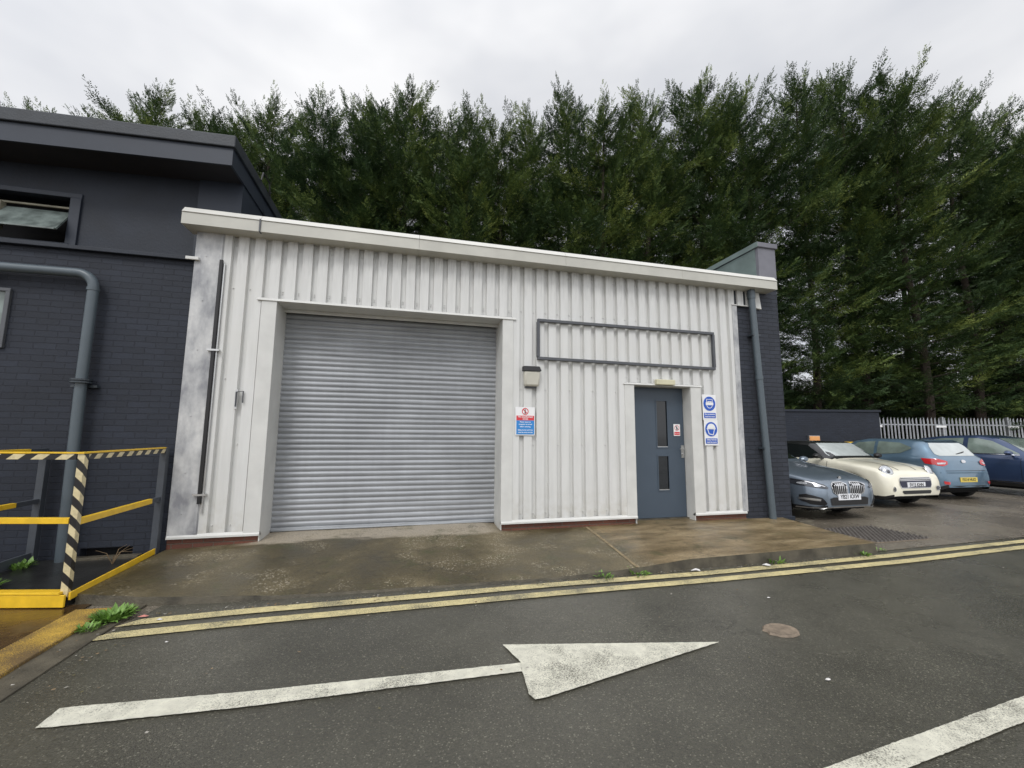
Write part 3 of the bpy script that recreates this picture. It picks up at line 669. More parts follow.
# upper wall (set back above the ledge), with window hole
wx0, wx1, wz0, wz1 = -5.6, -4.22, 3.84, 4.52
UY = .16
mb = MB(); mb.box(-14,wx0,UY,.5,3.70,5.2); mb.box(wx1,-2.86,UY,.5,3.70,5.2); mb.box(wx0,wx1,UY,.5,3.70,wz0); mb.box(wx0,wx1,UY,.5,wz1,5.2)
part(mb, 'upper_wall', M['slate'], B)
part(MB().box(-2.86,-2.33,.13,.5,3.70,5.2), 'end_pier', M['slate_light'], B)
part(MB().box(-2.6,-2.331,.501,14,3.6,5.2), 'side_wall', M['slate_light'], B)
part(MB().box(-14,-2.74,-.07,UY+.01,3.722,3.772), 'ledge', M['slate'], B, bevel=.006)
part(MB().box(-2.84,-2.69,-.085,.0,3.726,3.768), 'ledge_end', M['trim'], B, bevel=.006)
# roof: soffit, board fascia, felt edge; falls a little to the left
def rz(x): return 4.955+.045*(x+2.33)*.9
mb = MB(); 
def wedge(mb, x0, x1, y0, y1, h0, h1, mi=0):
    mb.add([(x0,y0,rz(x0)+h0),(x1,y0,rz(x1)+h0),(x1,y1,rz(x1)+h0),(x0,y1,rz(x0)+h0),(x0,y0,rz(x0)+h1),(x1,y0,rz(x1)+h1),(x1,y1,rz(x1)+h1),(x0,y1,rz(x0)+h1)],
           [(0,3,2,1),(4,5,6,7),(0,1,5,4),(1,2,6,5),(2,3,7,6),(3,0,4,7)], mi)
wedge(mb, -14,-2.34,-.30,13.9,.012,.24); part(mb, 'soffit', M['soffit'], B)
mb = MB(); wedge(mb, -14,-2.315,-.325,-.3001,0,.235); wedge(mb, -2.339,-2.315,-.30,13.95,0,.235); fb = part(mb, 'roof_fascia', M['slate_light'], B)
mb = MB(); wedge(mb, -14,-2.285,-.36,14,.236,.40); part(mb, 'roof_edge', M['slate_cap'], B, bevel=.012)
part(MB().tube([(-2.27,.6,5.33),(-2.25,.6,5.45),(-2.25,.9,5.47),(-2.26,1.0,5.30)], .012, 6).tube([(-2.32,.9,5.0),(-2.31,1.6,4.72),(-2.31,2.6,4.68)], .010, 6), 'roof_cable', M['black'], B)
# window
W = empty('w', (0,0,0)); bpy.data.objects.remove(W)
mb = MB(); F = .045
mb.box(wx0,wx1+.07,UY-.02,UY+.1,wz1-F,wz1+.02); mb.box(wx1-F,wx1+.07,UY-.03,UY+.1,wz0,wz1-F); mb.box(wx0,wx0+F,UY-.02,UY+.1,wz0,wz1-F); mb.box(wx0,wx1,UY-.04,UY+.1,wz0-.03,wz0+.02)
wn = part(mb, 'window', M['slate_light'], B, bevel=.006)
wn.location = (0,0,0)
def sub(mb, nm, mat, **k): return part(mb, nm, mat, wn, off=(-6,1,0), **k)
sub(MB().box(wx0+F,wx1-F,UY+.32,UY+.34,wz0,wz1), 'dark_interior', M['dark'])
sub(MB().box(wx0+F,wx1-F,UY+.03,UY+.06,4.34,4.365), 'frame_bar', M['dullcream'], bevel=.004)
sub(MB().box(-5.00,-4.96,UY-.02,UY+.06,3.99,4.34), 'frame_bar', M['dullcream'], bevel=.004)
mb = MB().add([(-4.97,UY+.05,4.30),(-4.285,UY+.05,4.30),(-4.285,UY-.17,3.985),(-4.97,UY-.17,3.985),(-4.97,UY+.062,4.29),(-4.285,UY+.062,4.29),(-4.285,UY-.158,3.975),(-4.97,UY-.158,3.975)], [(0,1,2,3),(7,6,5,4),(0,4,5,1),(1,5,6,2),(2,6,7,3),(3,7,4,0)])
sub(mb, 'pane', M['glassgreen'])
mb = MB().bar((-4.97,UY-.17,3.98),(-4.285,UY-.17,3.98),.02,.02).bar((-4.98,UY+.05,4.30),(-4.98,UY-.17,3.98),.03,.02).bar((-4.277,UY+.05,4.30),(-4.277,UY-.17,3.98),.02,.02)
sub(mb, 'sash', M['glassgreen'])
# second lower opening at far left edge
wl = part(MB().box(-6.2,-4.60,-.035,.02,2.46,2.51).box(-6.2,-4.60,-.035,.02,3.14,3.18).box(-4.645,-4.60,-.035,.02,2.51,3.14), 'window', M['framegrey'], B, bevel=.005)
part(MB().box(-6.2,-4.645,-.012,-.004,2.51,3.14), 'pane', M['glassgreen'], wl, off=(-6,1,0))
# big downpipe
r = empty('downpipe', (-3.75,-.1,.03)); tag(r, 'thick blue grey pipe bending down the left dark brick wall', 'drainpipe')
pp = [(-9,-.11,3.39),(-3.92,-.11,3.41)]
for k in range(1, 7):
    a = k/6*math.pi/2; pp.append((-3.92+.17*math.sin(a),-.11,3.24+.17*math.cos(a)))
pp += [(-3.75,-.11,2.1),(-3.72,-.11,.03)]
part(MB().tube(pp, .055, 16), 'pipe', M['pipe'], r, smooth=True)
part(MB().tube([(-3.75,-.11,2.115),(-3.75,-.11,2.095)], .10, 18).tube([(-3.75,-.11,2.085),(-3.75,-.11,2.065)], .10, 18), 'flange', M['pipe_dark'], r)
part(MB().box(-3.88,-3.62,-.06,.0,2.02,2.05), 'pipe_bracket', M['pipe_dark'], r)
part(MB().box(-4.86,-4.80,-.12,.0,3.28,3.36), 'pipe_bracket', M['pipe_dark'], r)
part(MB().tube([(-3.752,-.11,3.235),(-3.752,-.11,3.20)], .062, 16), 'collar', M['pipe'], r, smooth=True)

# ------------------------------------------------------------------ railings
CP = Vector((-2.80,-1.50,0)); WP = Vector((-2.83,-.10,0)); FD = Vector((-.972,.235,0)).normalized()   # corner post, wall post, front rail direction
FD = Vector((-1,.21,0)).normalized()
r = empty('safety_railing', CP); tag(r, 'yellow safety railing with black and white hazard tape round the wet platform', 'railing')
zt = 1.315
def rp(mb, nm, mat, **k): return part(mb, nm, mat, r, **k)
rp(MB().box(CP.x-.026,CP.x+.026,CP.y-.026,CP.y+.026,.03,zt-.016), 'corner_post', M['hazard'])
rp(MB().box(WP.x-.035,WP.x+.035,WP.y-.035,WP.y+.035,.06,zt-.002), 'wall_post', M['railgrey'], bevel=.004)
rp(MB().bar((CP.x,CP.y+.031,zt-.045),(WP.x,WP.y-.036,zt-.045),.05,.046), 'top_rail', M['hazard_r'])
rp(MB().bar((CP.x,CP.y-.04,zt-.008),(WP.x,WP.y,zt-.008),.052,.014), 'rail_cap', M['yellow'])
FE = CP+FD*5
rp(MB().bar((CP.x-.031,CP.y,zt-.045),(FE.x,FE.y,zt-.045),.05,.046), 'top_rail', M['hazard_r'])
rp(MB().bar((CP.x+.03,CP.y-.0,zt-.009),(FE.x,FE.y,zt-.009),.052,.012), 'rail_cap', M['yellow'])
rp(MB().bar((CP.x-.031,CP.y,.715),(FE.x,FE.y,.715),.045,.05), 'mid_rail', M['yellow'], bevel=.003)
rp(MB().bar((CP.x,CP.y+.031,.70),(WP.x,WP.y-.20,.70),.045,.055), 'mid_rail', M['yellow'], bevel=.003)
rp(MB().bar((WP.x,WP.y-.199,.70),(WP.x,WP.y-.036,.70),.04,.05), 'rail_stub', M['railgrey'])
kp0 = Vector((CP.x+.03,CP.y-.055,0)); kp1 = kp0+FD*5
rp(MB().bar((kp0.x,kp0.y,.055),(kp1.x,kp1.y,.055),.02,.10).bar((kp0.x-.035,kp0.y+.035,.118),(kp1.x,kp1.y+.035,.118),.085,.022), 'kick_plate', M['yellow'], bevel=.004)
rp(MB().bar((CP.x+.045,CP.y-.03,.085),(WP.x+.03,WP.y-.06,.105),.016,.065), 'kick_plate', M['yellow'], bevel=.003)
# rear railing
r = empty('platform_railing', (-4.0,-.1,0)); tag(r, 'grey and yellow side railing fixed to the brick wall behind the big pipe', 'railing')
rp(MB().box(-4.035,-3.965,-.135,-.065,.04,1.28), 'wall_post', M['railgrey'], bevel=.004)
rp(MB().bar((-4.0,-.10,1.275),(-4.0,-.34,1.275),.055,.05), 'rail_stub', M['railgrey'])
rp(MB().bar((-4.0,-.341,1.275),(-4.02,-3.0,1.275),.055,.05), 'top_rail', M['yellow'], bevel=.003)
rp(MB().bar((-4.0,-.13,.71),(-4.0,-.42,.71),.045,.05), 'rail_stub', M['railgrey'])
rp(MB().bar((-4.0,-.421,.71),(-4.02,-3.0,.71),.045,.05), 'mid_rail', M['yellow'], bevel=.003)
rp(MB().bar((-4.0,-.13,.10),(-4.02,-3.0,.10),.03,.10), 'kick_plate', M['railgrey'], bevel=.003)

# ------------------------------------------------------------------ small ground things
def weed(name, label, x, y, z, rad, n, h, seed, cat='weed'):
    q = random.Random(seed); mb = MB()
    for i in range(n):
        a = q.uniform(0, 6.283); rr = rad*math.sqrt(q.random())*.75; bx, by = rr*math.cos(a), rr*math.sin(a)
        L = h*q.uniform(.5, 1.1); out = q.uniform(.3, 1.0); w = L*q.uniform(.10, .20); a2 = a+q.uniform(-.8, .8)
        d = Vector((math.cos(a2)*out, math.sin(a2)*out, q.uniform(.35, 1))).normalized(); s = Vector((-math.sin(a2), math.cos(a2), 0))
        p0 = Vector((bx, by, 0)); p1 = p0+d*L*.5; p2 = p0+d*L-Vector((0, 0, L*.25*out))
        mb.add([p0-s*w*.15, p0+s*w*.15, p1+s*w, p2, p1-s*w], [(0,1,2,4),(4,2,3)])
    o = mb.build(name, M['leaf'], fixn=False); o.location = (x, y, z); tag(o, label, cat); return o
weed('weed', 'bright green leafy weed clump at the left start of the yellow lines', -2.22, -1.90, .0, .12, 260, .11, 1)
weed('weed', 'low green weed straggling along the yellow kerb left of the lines', -2.27, -2.10, .01, .09, 90, .06, 11)
weed('weed', 'green weed by the apron kerb below the door, left one of a pair', 2.12, -1.87, .0, .10, 40, .07, 2)
weed('weed', 'green weed by the apron kerb below the door, right one of a pair', 2.52, -1.86, .0, .12, 55, .09, 3)
weed('weed', 'small weed against the kerb face below the drainpipe', 4.35, -1.83, .0, .12, 50, .085, 4)
weed('weed', 'tiny weed at the right corner of the apron kerb', 5.78, -1.83, .0, .10, 36, .07, 5)
weed('weed', 'tiny weed past the kerb corner beside the drain cover', 6.22, -1.72, .0, .08, 22, .05, 6)
weed('weed', 'leafy weed on the black floor below the rear railing post', -3.95, -.32, .035, .10, 50, .13, 7)
weed('weed', 'leafy weed on the black floor at the left photo edge', -3.75, -.98, .035, .12, 50, .13, 8)
q = random.Random(3); mb = MB()
for i in range(9):
    a = q.uniform(0, 6.28); L = q.uniform(.08, .24); mb.tube([(0,0,0),(math.cos(a)*L*.3,math.sin(a)*L*.3,L*.6),(math.cos(a)*L*.8,math.sin(a)*L*.8,L*q.uniform(.4,1))], [.004,.003,.0015], 5)
o = mb.build('dry_plant', M['twig']); o.location = (-3.1,-.35,.035); tag(o, 'dry brown twiggy plant in front of the wall slot', 'plant')
def scrap(label, x, y, s, mat, seed):
    q = random.Random(seed); mb = MB(); n = 7
    vs = [(s*math.cos(k/n*6.28)*q.uniform(.5, 1), s*.6*math.sin(k/n*6.28)*q.uniform(.5, 1), q.uniform(0, s*.25)) for k in range(n)]+[(0, 0, s*.35)]
    mb.add(vs, [(k, (k+1) % n, n) for k in range(n)]); o = mb.build('litter', mat, fixn=False); o.location = (x, y, .006); tag(o, label, 'litter')
scrap('crumpled white litter on the yellow line below the door', 3.20, -1.92, .085, M['litter'], 1)
scrap('crumpled white litter on the yellow line right of the drainpipe weeds', 4.15, -1.93, .07, M['litter'], 2)
scrap('pinkish stone fragment beside the big weed', -2.0, -1.93, .05, M['pink'], 3)
scrap('white scrap of rubbish between the yellow line ends', -1.85, -2.02, .035, M['litter'], 4)
scrap('small white flake on the road near the broad white line', 2.60, -3.93, .022, M['litter'], 5)
scrap('small white flake on the road above the valve cover', 3.35, -2.75, .022, M['litter'], 6)
scrap('tiny white flake on the road left of the arrow shaft', -1.6, -2.45, .016, M['litter'], 8)
for k in range(7):
    q = random.Random(50+k)
b = MB(); n = 20
vs = [(.125*math.cos(k/n*6.283)*(1+.08*math.sin(3*k)), .10*math.sin(k/n*6.283), 0) for k in range(n)]
b.add([(x, y, .010) for x, y, _ in vs]+[(x*1.12, y*1.12, -.004) for x, y, _ in vs]+[(x*.8, y*.8, .006) for x, y, _ in vs], [tuple(range(40, 60))]+[(k, n+k, n+(k+1) % n, (k+1) % n) for k in range(n)]+[(40+k, k, (k+1) % n, 40+(k+1) % n) for k in range(n)])
o = b.build('valve_cover', M['iron']); o.location = (2.90,-3.305,0); tag(o, 'small worn round valve cover sunk in the road right of the arrow tip', 'cover')
q = random.Random(31); mb = MB()
for i in range(900):
    x = q.uniform(-2.3, 9); u_ = q.random()
    y = (-1.86 if x < 6 else -1.72+.03*(x-6)) - abs(q.gauss(0, .05)) if u_ < .75 else q.uniform(-3.6, -1.9)
    if u_ > .9: x, y = q.uniform(-2.35, -1.9), q.uniform(-5, -1.7)
    s_ = q.uniform(.004, .013); a = q.uniform(0, 6.28); z = .004
    mb.add([(x+s_*math.cos(a+t), y+s_*.6*math.sin(a+t), z+q.uniform(0, s_*.5)) for t in (0, 1.4, 2.9, 4.3)], [(0,1,2),(0,2,3)], q.choice((0,0,1,2)))
tag(mb.build('grit', [M['twig'], plain('pale_grit', (.34,.32,.28), .8), plain('dead_leaf', (.10,.085,.03), .7)], fixn=False), 'fine grit and dead leaf scraps along the kerb edge and over the road', kind='stuff')
# drain cover grid in the lot
mb = MB().box(0,1.35,0,.95,-.02,.004)
G = empty('drain_cover', (6.78,-1.42,0)); tag(G, 'dark chequered iron drain cover in the tarmac beside the apron corner', 'drain cover')
mb = MB().box(6.62,7.72,-1.40,-.50,-.02,.003); part(mb, 'frame', M['iron'], G)
mb = MB(); nx_, ny_ = 14*4, 11*4
for jj in range(ny_+1):
    for ii in range(nx_+1):
        mb.v.append((6.65+ii*.019, -1.38+jj*.0195, .004+(.024 if (ii % 4 in (1, 2) and jj % 4 in (1, 2)) else 0)))
for jj in range(ny_):
    for ii in range(nx_):
        k = jj*(nx_+1)+ii; mb.f.append((k, k+1, k+nx_+2, k+nx_+1)); mb.mi.append(0)
part(mb, 'stud_plate', plain('worn_iron', (.085,.075,.066), .5, var=.3, scale=9), G, fixn=False)

# ------------------------------------------------------------------ back wall, fence
RD = Vector((math.cos(yaw), math.sin(yaw), 0)); FDm = Vector((-math.sin(yaw), math.cos(yaw), 0))
def fpt(lat, dep, z=0): return CAM.xy.to_3d()+RD*lat+FDm*dep+Vector((0,0,z))
WR = empty('boundary_wall', fpt(12.4, 16.6), yaw); tag(WR, 'dark painted brick boundary wall behind the parked white car', 'wall')
mb = MB().box(-3.4,2.0,-.12,.12,-.1,2.48); mb.build('wall', M['brick'], WR)
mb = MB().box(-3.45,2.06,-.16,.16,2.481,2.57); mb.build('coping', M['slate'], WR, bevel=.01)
r = empty('wall_plaque', fpt(11.72, 16.35, 1.33), yaw); tag(r, 'small orange plaque on the dark boundary wall above the white car', 'plaque')
MB().box(-.19,.19,0,.02,.02,.20).build('panel', M['orange'], r); MB().box(-.21,.21,.02,.13,0,.22).build('back_box', M['steel'], r)
r = empty('barrier_rail', fpt(13.3, 15.9, 0), yaw); tag(r, 'low yellow barrier rail in front of the boundary wall between white and light blue cars', 'barrier')
MB().box(-.9,1.5,-.03,.03,1.24,1.33).build('rail', M['yellow'], r, bevel=.01)
for x in (-.8, .35, 1.4): MB().box(x-.04,x+.04,-.035,.035,0,1.239).build('post', M['railgrey'], r)
FN = empty('palisade_fence', fpt(14.6, 17.8), yaw); tag(FN, 'grey galvanised steel palisade fence behind the parked cars', 'fence')
q = random.Random(2)
for bay in range(5):
    x0 = bay*2.75+.85-2.75+.0
    mb = MB()
    for k in range(17):
        x = x0+.11+k*.155
        if x < .02: continue
        w = .034; t = 2.36+q.uniform(-.01, .01); n = len(mb.v); lean = q.uniform(-.006, .006)
        for (z, ww) in ((.05, w), (t-.13, w)):
            mb.v += [(x-ww+lean*z,-.004,z),(x-ww*.35+lean*z,-.030,z),(x+ww*.35+lean*z,-.030,z),(x+ww+lean*z,-.004,z)]
        mb.v += [(x-.02+lean*t,-.012,t-.05),(x+lean*t,-.03,t),(x+.02+lean*t,-.012,t-.05)]
        for a in range(3): mb.f.append((n+a, n+a+1, n+5+a, n+4+a)); mb.mi.append(0)
        mb.f += [(n+4,n+5,n+6,n+7,n+10,n+9,n+8)]; mb.mi += [0]
    if mb.v: mb.build('pale_panel', M['galv'], FN, fixn=False)
    for z in (.45, 2.05): MB().box(max(x0+.01, .0), x0+2.72, .0, .04, z-.025, z+.025).build('rail', M['galv'], FN)
    if x0 >= 0: MB().box(x0-.035,x0+.035,-.036,.07,0,2.38).build('post', M['galv'], FN)
for x in (.55+.3, 3.55, 6.6):
    MB().box(x-.28,x+.16,-.055,-.032,1.93,2.02).build('fixing_plate', M['white'], FN, bevel=.01)

# ------------------------------------------------------------------ cars
def smooth_tab(tab, s=.06):
    return tab
def make_car(name, label, cat, sp, loc_, rot, paint):
    root = empty(name, loc_, rot); tag(root, label, cat)
    L, W = sp['L'], sp['W']; hw = W/2
    def sm(tab, u, s=.07): return (lerp(tab, u-s)+2*lerp(tab, u)+lerp(tab, u+s)+lerp(tab, u-s*.5)+lerp(tab, u+s*.5))/6
    us = [0, .015, .04, .08, .13]+[.18+.045*i for i in range(int((L-.36)/.045)+1)]+[L-.13, L-.08, L-.04, L-.015, L]
    us = sorted(set(round(u, 4) for u in us))
    wr = sp['wr']; wu = (sp['wf'], sp['wb'])
    rings = []
    for u in us:
        zb = sm(sp['belt'], u, .05); zr = max(sm(sp['top'], u, .05), zb+.01); w = hw*lerp(sp['plan'], u)
        zs = lerp(sp['sill'], u)
        for c in wu:
            if abs(u-c) < wr+.045: zs = max(zs, .31+math.sqrt(max(0, (wr+.045)**2-(u-c)**2)))
        g = min(1, max(0, (zr-zb-.06)/.32))
        pts = []
        for fr, ww in ((0,.955),(.12,.985),(.4,1.0),(.7,.995),(.9,.975),(1.0,.94)):
            pts.append((w*ww, zs+(zb-zs)*fr))
        tw = sp.get('tumble', .70)
        for (a, ga, ha), (gh_w, gh_z) in zip(((.86,0,.45),(.76,0,.65),(.64,0,.8),(.45,0,.92),(.22,0,.98),(0,0,1.0)), ((.92,.03),(.86,.50),(tw+.06,.90),(tw-.05,.975),(.35,.997),(0,1.0))):
            yl = w*a; zl = zb+(zr-zb)*ha; yh = w*gh_w; zh = zb+(zr-zb)*gh_z
            pts.append((yl*(1-g)+yh*g, zl*(1-g)+zh*g))
        nf = math.exp(-u/.22)*sp.get('nose', .10); nb = math.exp(-(L-u)/.22)*sp.get('tail', .08)
        rr = []
        for (y, z) in pts:
            dz = (z-.45)/.35
            rr.append((u+nf*min(1.6, dz*dz)-nb*min(1.6, dz*dz), y, z))
        rings.append(rr)
    mb = MB(); npt = len(rings[0]); full = 2*npt-1
    for rr in rings:
        for (x, y, z) in rr: mb.v.append((-x, y, z))
        for (x, y, z) in rr[-2::-1]: mb.v.append((-x, -y, z))
    for i in range(len(rings)-1):
        for k in range(full-1):
            mb.f.append((i*full+k, i*full+k+1, (i+1)*full+k+1, (i+1)*full+k))
            zc = sum(mb.v[j][2] for j in mb.f[-1])/4; xc = -sum(mb.v[j][0] for j in mb.f[-1])/4
            kk = min(k, full-2-k)
            mb.mi.append(1 if ('roof_dark' in sp and sp['roof_dark'][0] < xc < sp['roof_dark'][1] and kk >= 5 and zc > lerp(sp['belt'], xc)+.05) else (2 if kk == 0 else 0))
    mb.f.append(tuple(range(full))); mb.mi.append(0); mb.f.append(tuple((len(rings)-1)*full+k for k in range(full))[::-1]); mb.mi.append(0)
    # x local = -u + L/2 later
    mb.v = [(x+L/2, y, z) for x, y, z in mb.v]
    body = mb.build('body', [paint, sp.get('roofmat', M['black']), M['black']], root, smooth=True)
    try: body.data.set_sharp_from_angle(angle=R(60))
    except Exception: pass
    bm = bmesh.new(); bm.from_mesh(body.data); bvh = BVHTree.FromBMesh(bm); bm.free()
    part_l = []
    def proj(poly, frm, off=.006):
        """polygon in 2D: front/back (y,z); side (u,z) ; top (u,y)"""
        bmx = bmesh.new()
        if frm in ('front', 'back'): vs = [bmx.verts.new((0, a, c)) for a, c in poly]
        elif frm in ('left', 'right'): vs = [bmx.verts.new((L/2-a, 0, c)) for a, c in poly]
        else: vs = [bmx.verts.new((L/2-a, c, 0)) for a, c in poly]
        bmx.faces.new(vs); bmesh.ops.triangulate(bmx, faces=bmx.faces)
        for _ in range(3):
            long_ = [e for e in bmx.edges if e.calc_length() > .07]
            if not long_: break
            bmesh.ops.subdivide_edges(bmx, edges=long_, cuts=1, use_grid_fill=True); bmesh.ops.triangulate(bmx, faces=bmx.faces)
        D = {'front': Vector((-1,0,0)), 'back': Vector((1,0,0)), 'left': Vector((0,-1,0)), 'right': Vector((0,1,0)), 'top': Vector((0,0,-1))}[frm]
        for v in bmx.verts:
            o_ = v.co - D*6; h = bvh.ray_cast(o_, D)
            if h[0] is None:
                h = bvh.find_nearest(v.co + (-D*(L/2 if frm in ('front','back') else hw if frm != 'top' else 1.2)))
            nrm = h[1]; 
            if nrm.dot(D) > 0: nrm = -nrm
            v.co = h[0] + nrm*off
        vs = [tuple(v.co) for v in bmx.verts]; bmx.verts.index_update(); fs = [tuple(v.index for v in f.verts) for f in bmx.faces]
        bmx.free(); return vs, fs
    def patch(nm, poly, frm, mat, off=.006, parent=None, mirror=False):
        m2 = MB()
        polys = [poly]+([[(-a, c) for a, c in poly][::-1]] if mirror else [])
        for p in polys:
            vs, fs = proj(p, frm, off); m2.add(vs, fs)
        o_ = m2.build(nm, mat, parent or root, smooth=True); return o_
    def surf(y, z, frm='front'):
        D = Vector((-1,0,0)) if frm == 'front' else Vector((1,0,0))
        h = bvh.ray_cast(Vector((0, y, z))-D*6, D); return h[0].x if h[0] is not None else (L/2 if frm == 'front' else -L/2)
    # underbody and wheels
    MB().box(-L/2+.25, L/2-.25, -hw+.24, hw-.24, .17, .62).box(-L/2+.12,L/2-.12,-hw+.3,hw-.3,.24,.40).build('underbody', M['dark'], root)
    for uc in wu:
        for s in (-1, 1):
            t = MB(); y1 = s*(hw-.02); y0 = s*(hw-.23); xc = L/2-uc; n = 28
            prof = [(wr-.10, y0), (wr-.015, y0), (wr, y0+s*.03), (wr, y1-s*.03), (wr-.015, y1), (wr-.09, y1)]
            for k in range(n):
                a = 2*math.pi*k/n
                for rr_, yy_ in prof: t.v.append((xc+rr_*math.cos(a), yy_, .31+rr_*math.sin(a)-(.31-wr)))
            for k in range(n):
                for j in range(5): t.f.append((k*6+j, k*6+j+1, ((k+1) % n)*6+j+1, ((k+1) % n)*6+j)); t.mi.append(0)
            wh = t.build('wheel', M['tyre'], root, smooth=True)
            rm = MB(); rr_ = wr-.09; cy = y1-s*.015
            rm.add([(xc+rr_*math.cos(2*math.pi*k/24), cy-s*.03, wr+rr_*math.sin(2*math.pi*k/24)) for k in range(24)], [tuple(range(24))], 1)
            for k in range(5):
                a = 2*math.pi*k/5+.3
                rm.bar((xc, cy-s*.005, wr), (xc+rr_*math.cos(a), cy-s*.005, wr+rr_*math.sin(a)), .06, .02, 0, up=(0,1,0))
            rm.tube([(xc, cy-s*.03, wr), (xc, cy+s*.004, wr)], .05, 12)
            for k in range(24):
                a = 2*math.pi*k/24; a2 = 2*math.pi*(k+1)/24
                rm.add([(xc+rr_*math.cos(a),cy,wr+rr_*math.sin(a)),(xc+rr_*math.cos(a2),cy,wr+rr_*math.sin(a2)),(xc+(rr_-.03)*math.cos(a2),cy,wr+(rr_-.03)*math.sin(a2)),(xc+(rr_-.03)*math.cos(a),cy,wr+(rr_-.03)*math.sin(a))], [(0,1,2,3)])
            rm.build('rim', [M['steel'], M['black']], wh, fixn=False)
    # side glass
    for nm, poly in sp['glass']:
        for s in ('left', 'right'): patch(nm, poly, s, sp.get('glassmat', M['glasscar']), .006)
    patch('windscreen', sp['screen'], 'front', sp.get('screenmat', M['glasscar']), .006)
    patch('rear_window', sp['rear'], 'back', sp.get('rearmat', M['glasscar']), .006)
    mu, mz = sp['mirror']
    for s in (-1, 1):
        m3 = MB(); cx = L/2-mu; cy = s*(hw+.10)
        for k, (dx, f1) in enumerate(((-.05,.6),(-.02,1),(.04,.95),(.075,.55))):
            m3.v += [(cx+dx, cy+.11*f1*math.cos(a*math.pi/4), mz+.065*f1*math.sin(a*math.pi/4)) for a in range(8)]
        for k in range(3):
            for a in range(8): m3.f.append((k*8+a, k*8+(a+1) % 8, (k+1)*8+(a+1) % 8, (k+1)*8+a)); m3.mi.append(0)
        m3.f += [tuple(range(8)), tuple(range(24, 32))]; m3.mi += [0, 0]
        m3.bar((cx, cy-s*.05, mz-.04), (cx, s*(hw-.12), mz-.07), .05, .03)
        m3.build('wing_mirror', sp.get('mirrormat', paint), root, smooth=True)
    def plate(frm, y, z, txt, mat):
        xx = max(surf(y+d, z+e, frm) for d in (-.25,0,.25) for e in (-.05,.05)) if frm == 'front' else min(surf(y+d, z+e, frm) for d in (-.25,0,.25) for e in (-.05,.05))
        s = 1 if frm == 'front' else -1
        pl = MB().box(min(xx, xx+s*.014), max(xx, xx+s*.014), y-.26, y+.26, z-.056, z+.056).build('number_plate', mat, root)
        text(txt, .098, (xx+s*.016, y, z), M['black'], pl, rot=(R(90), 0, R(90)*s), bold=.002, sx=.92)
    return root, body, patch, plate, surf, L, hw
def rect(a, b, c, d): return [(a, c), (b, c), (b, d), (a, d)]
def ell(cx, cy, rx, ry, n=18, rot=0):
    return [(cx+rx*math.cos(t)*math.cos(rot)-ry*math.sin(t)*math.sin(rot), cy+rx*math.cos(t)*math.sin(rot)+ry*math.sin(t)*math.cos(rot)) for t in [2*math.pi*k/n for k in range(n)]]

# --- grey blue saloon, nose to camera
sp = dict(L=4.5, W=1.76, wr=.325, wf=.86, wb=3.55,
  sill=[(0,.24),(.1,.20),(.5,.20),(4.1,.22),(4.5,.32)],
  belt=[(0,.60),(.06,.66),(.25,.72),(.7,.82),(1.3,.90),(2.2,.94),(3.6,.98),(4.2,.98),(4.5,.86)],
  top=[(0,.64),(.08,.72),(.3,.79),(.8,.89),(1.35,.97),(1.45,.99),(2.15,1.34),(2.5,1.41),(3.0,1.40),(3.6,1.24),(4.05,1.06),(4.4,1.03),(4.5,.92)],
  plan=[(0,.58),(.02,.66),(.08,.76),(.2,.86),(.4,.94),(.7,.99),(1,1),(3.8,1),(4.2,.94),(4.4,.85),(4.5,.70)],
  glass=[('side_window', [(1.75,.99),(2.3,1.29),(2.62,1.33),(2.62,1.0)]), ('side_window', [(2.68,1.0),(2.68,1.33),(3.0,1.32),(3.5,1.16),(3.55,1.05)])],
  screen=[(-.66,1.02),(.66,1.02),(.60,1.20),(.54,1.33),(-.54,1.33),(-.60,1.20)], rear=[(-.6,1.08),(.6,1.08),(.5,1.27),(-.5,1.27)], mirror=(1.75,1.0), nose=.11)
root, body, patch, plate, surf, L, hw = make_car('parked_car', 'grey blue saloon with twin slatted chrome grille beside the brick pier', 'car', sp, (7.86,2.13,0), R(-90), carpaint('paint_grey_blue', (.19,.235,.29), .5))
for s in (-1, 1):
    k = [(s*.03,.46),(s*.03,.655),(s*.10,.69),(s*.30,.685),(s*.40,.64),(s*.36,.51),(s*.26,.45)]
    gr = patch('kidney_grille', k, 'front', M['chrome'], .010)
    k2 = [(s*.19+(a-s*.19)*.88, .575+(c-.575)*.86) for a, c in k]
    patch('grille_mesh', k2, 'front', M['dark'], .014, parent=gr)
    for i in range(7):
        y = s*(.065+i*.044); patch('slat', rect(y-.007, y+.007, .485 if i > 5 else .475, .66 if i < 5 else .63), 'front', M['chrome'], .018, parent=gr)
    h1 = [(s*.47,.60),(s*.52,.645),(s*.70,.70),(s*.87,.745),(s*.885,.70),(s*.80,.625),(s*.66,.595),(s*.50,.575)]
    hl = patch('headlight', h1, 'front', M['lensdark'], .010)
    patch('light_strip', [(s*.52,.615),(s*.70,.69),(s*.86,.735),(s*.86,.725),(s*.72,.68),(s*.54,.61)], 'front', M['chrome'], .014, parent=hl)
    patch('lamp_unit', ell(s*.63,.625,.045,.020,12), 'front', M['lens'], .014, parent=hl); patch('lamp_unit', ell(s*.76,.66,.035,.020,12), 'front', M['lens'], .014, parent=hl)
    fv = patch('air_vent', [(s*.52,.32),(s*.60,.42),(s*.76,.475),(s*.80,.45),(s*.79,.35),(s*.72,.30),(s*.56,.285)], 'front', M['black'], .008)
    patch('vent_blade', [(s*.62,.40),(s*.80,.41),(s*.80,.375),(s*.62,.365)], 'front', M['steel'], .013, parent=fv)
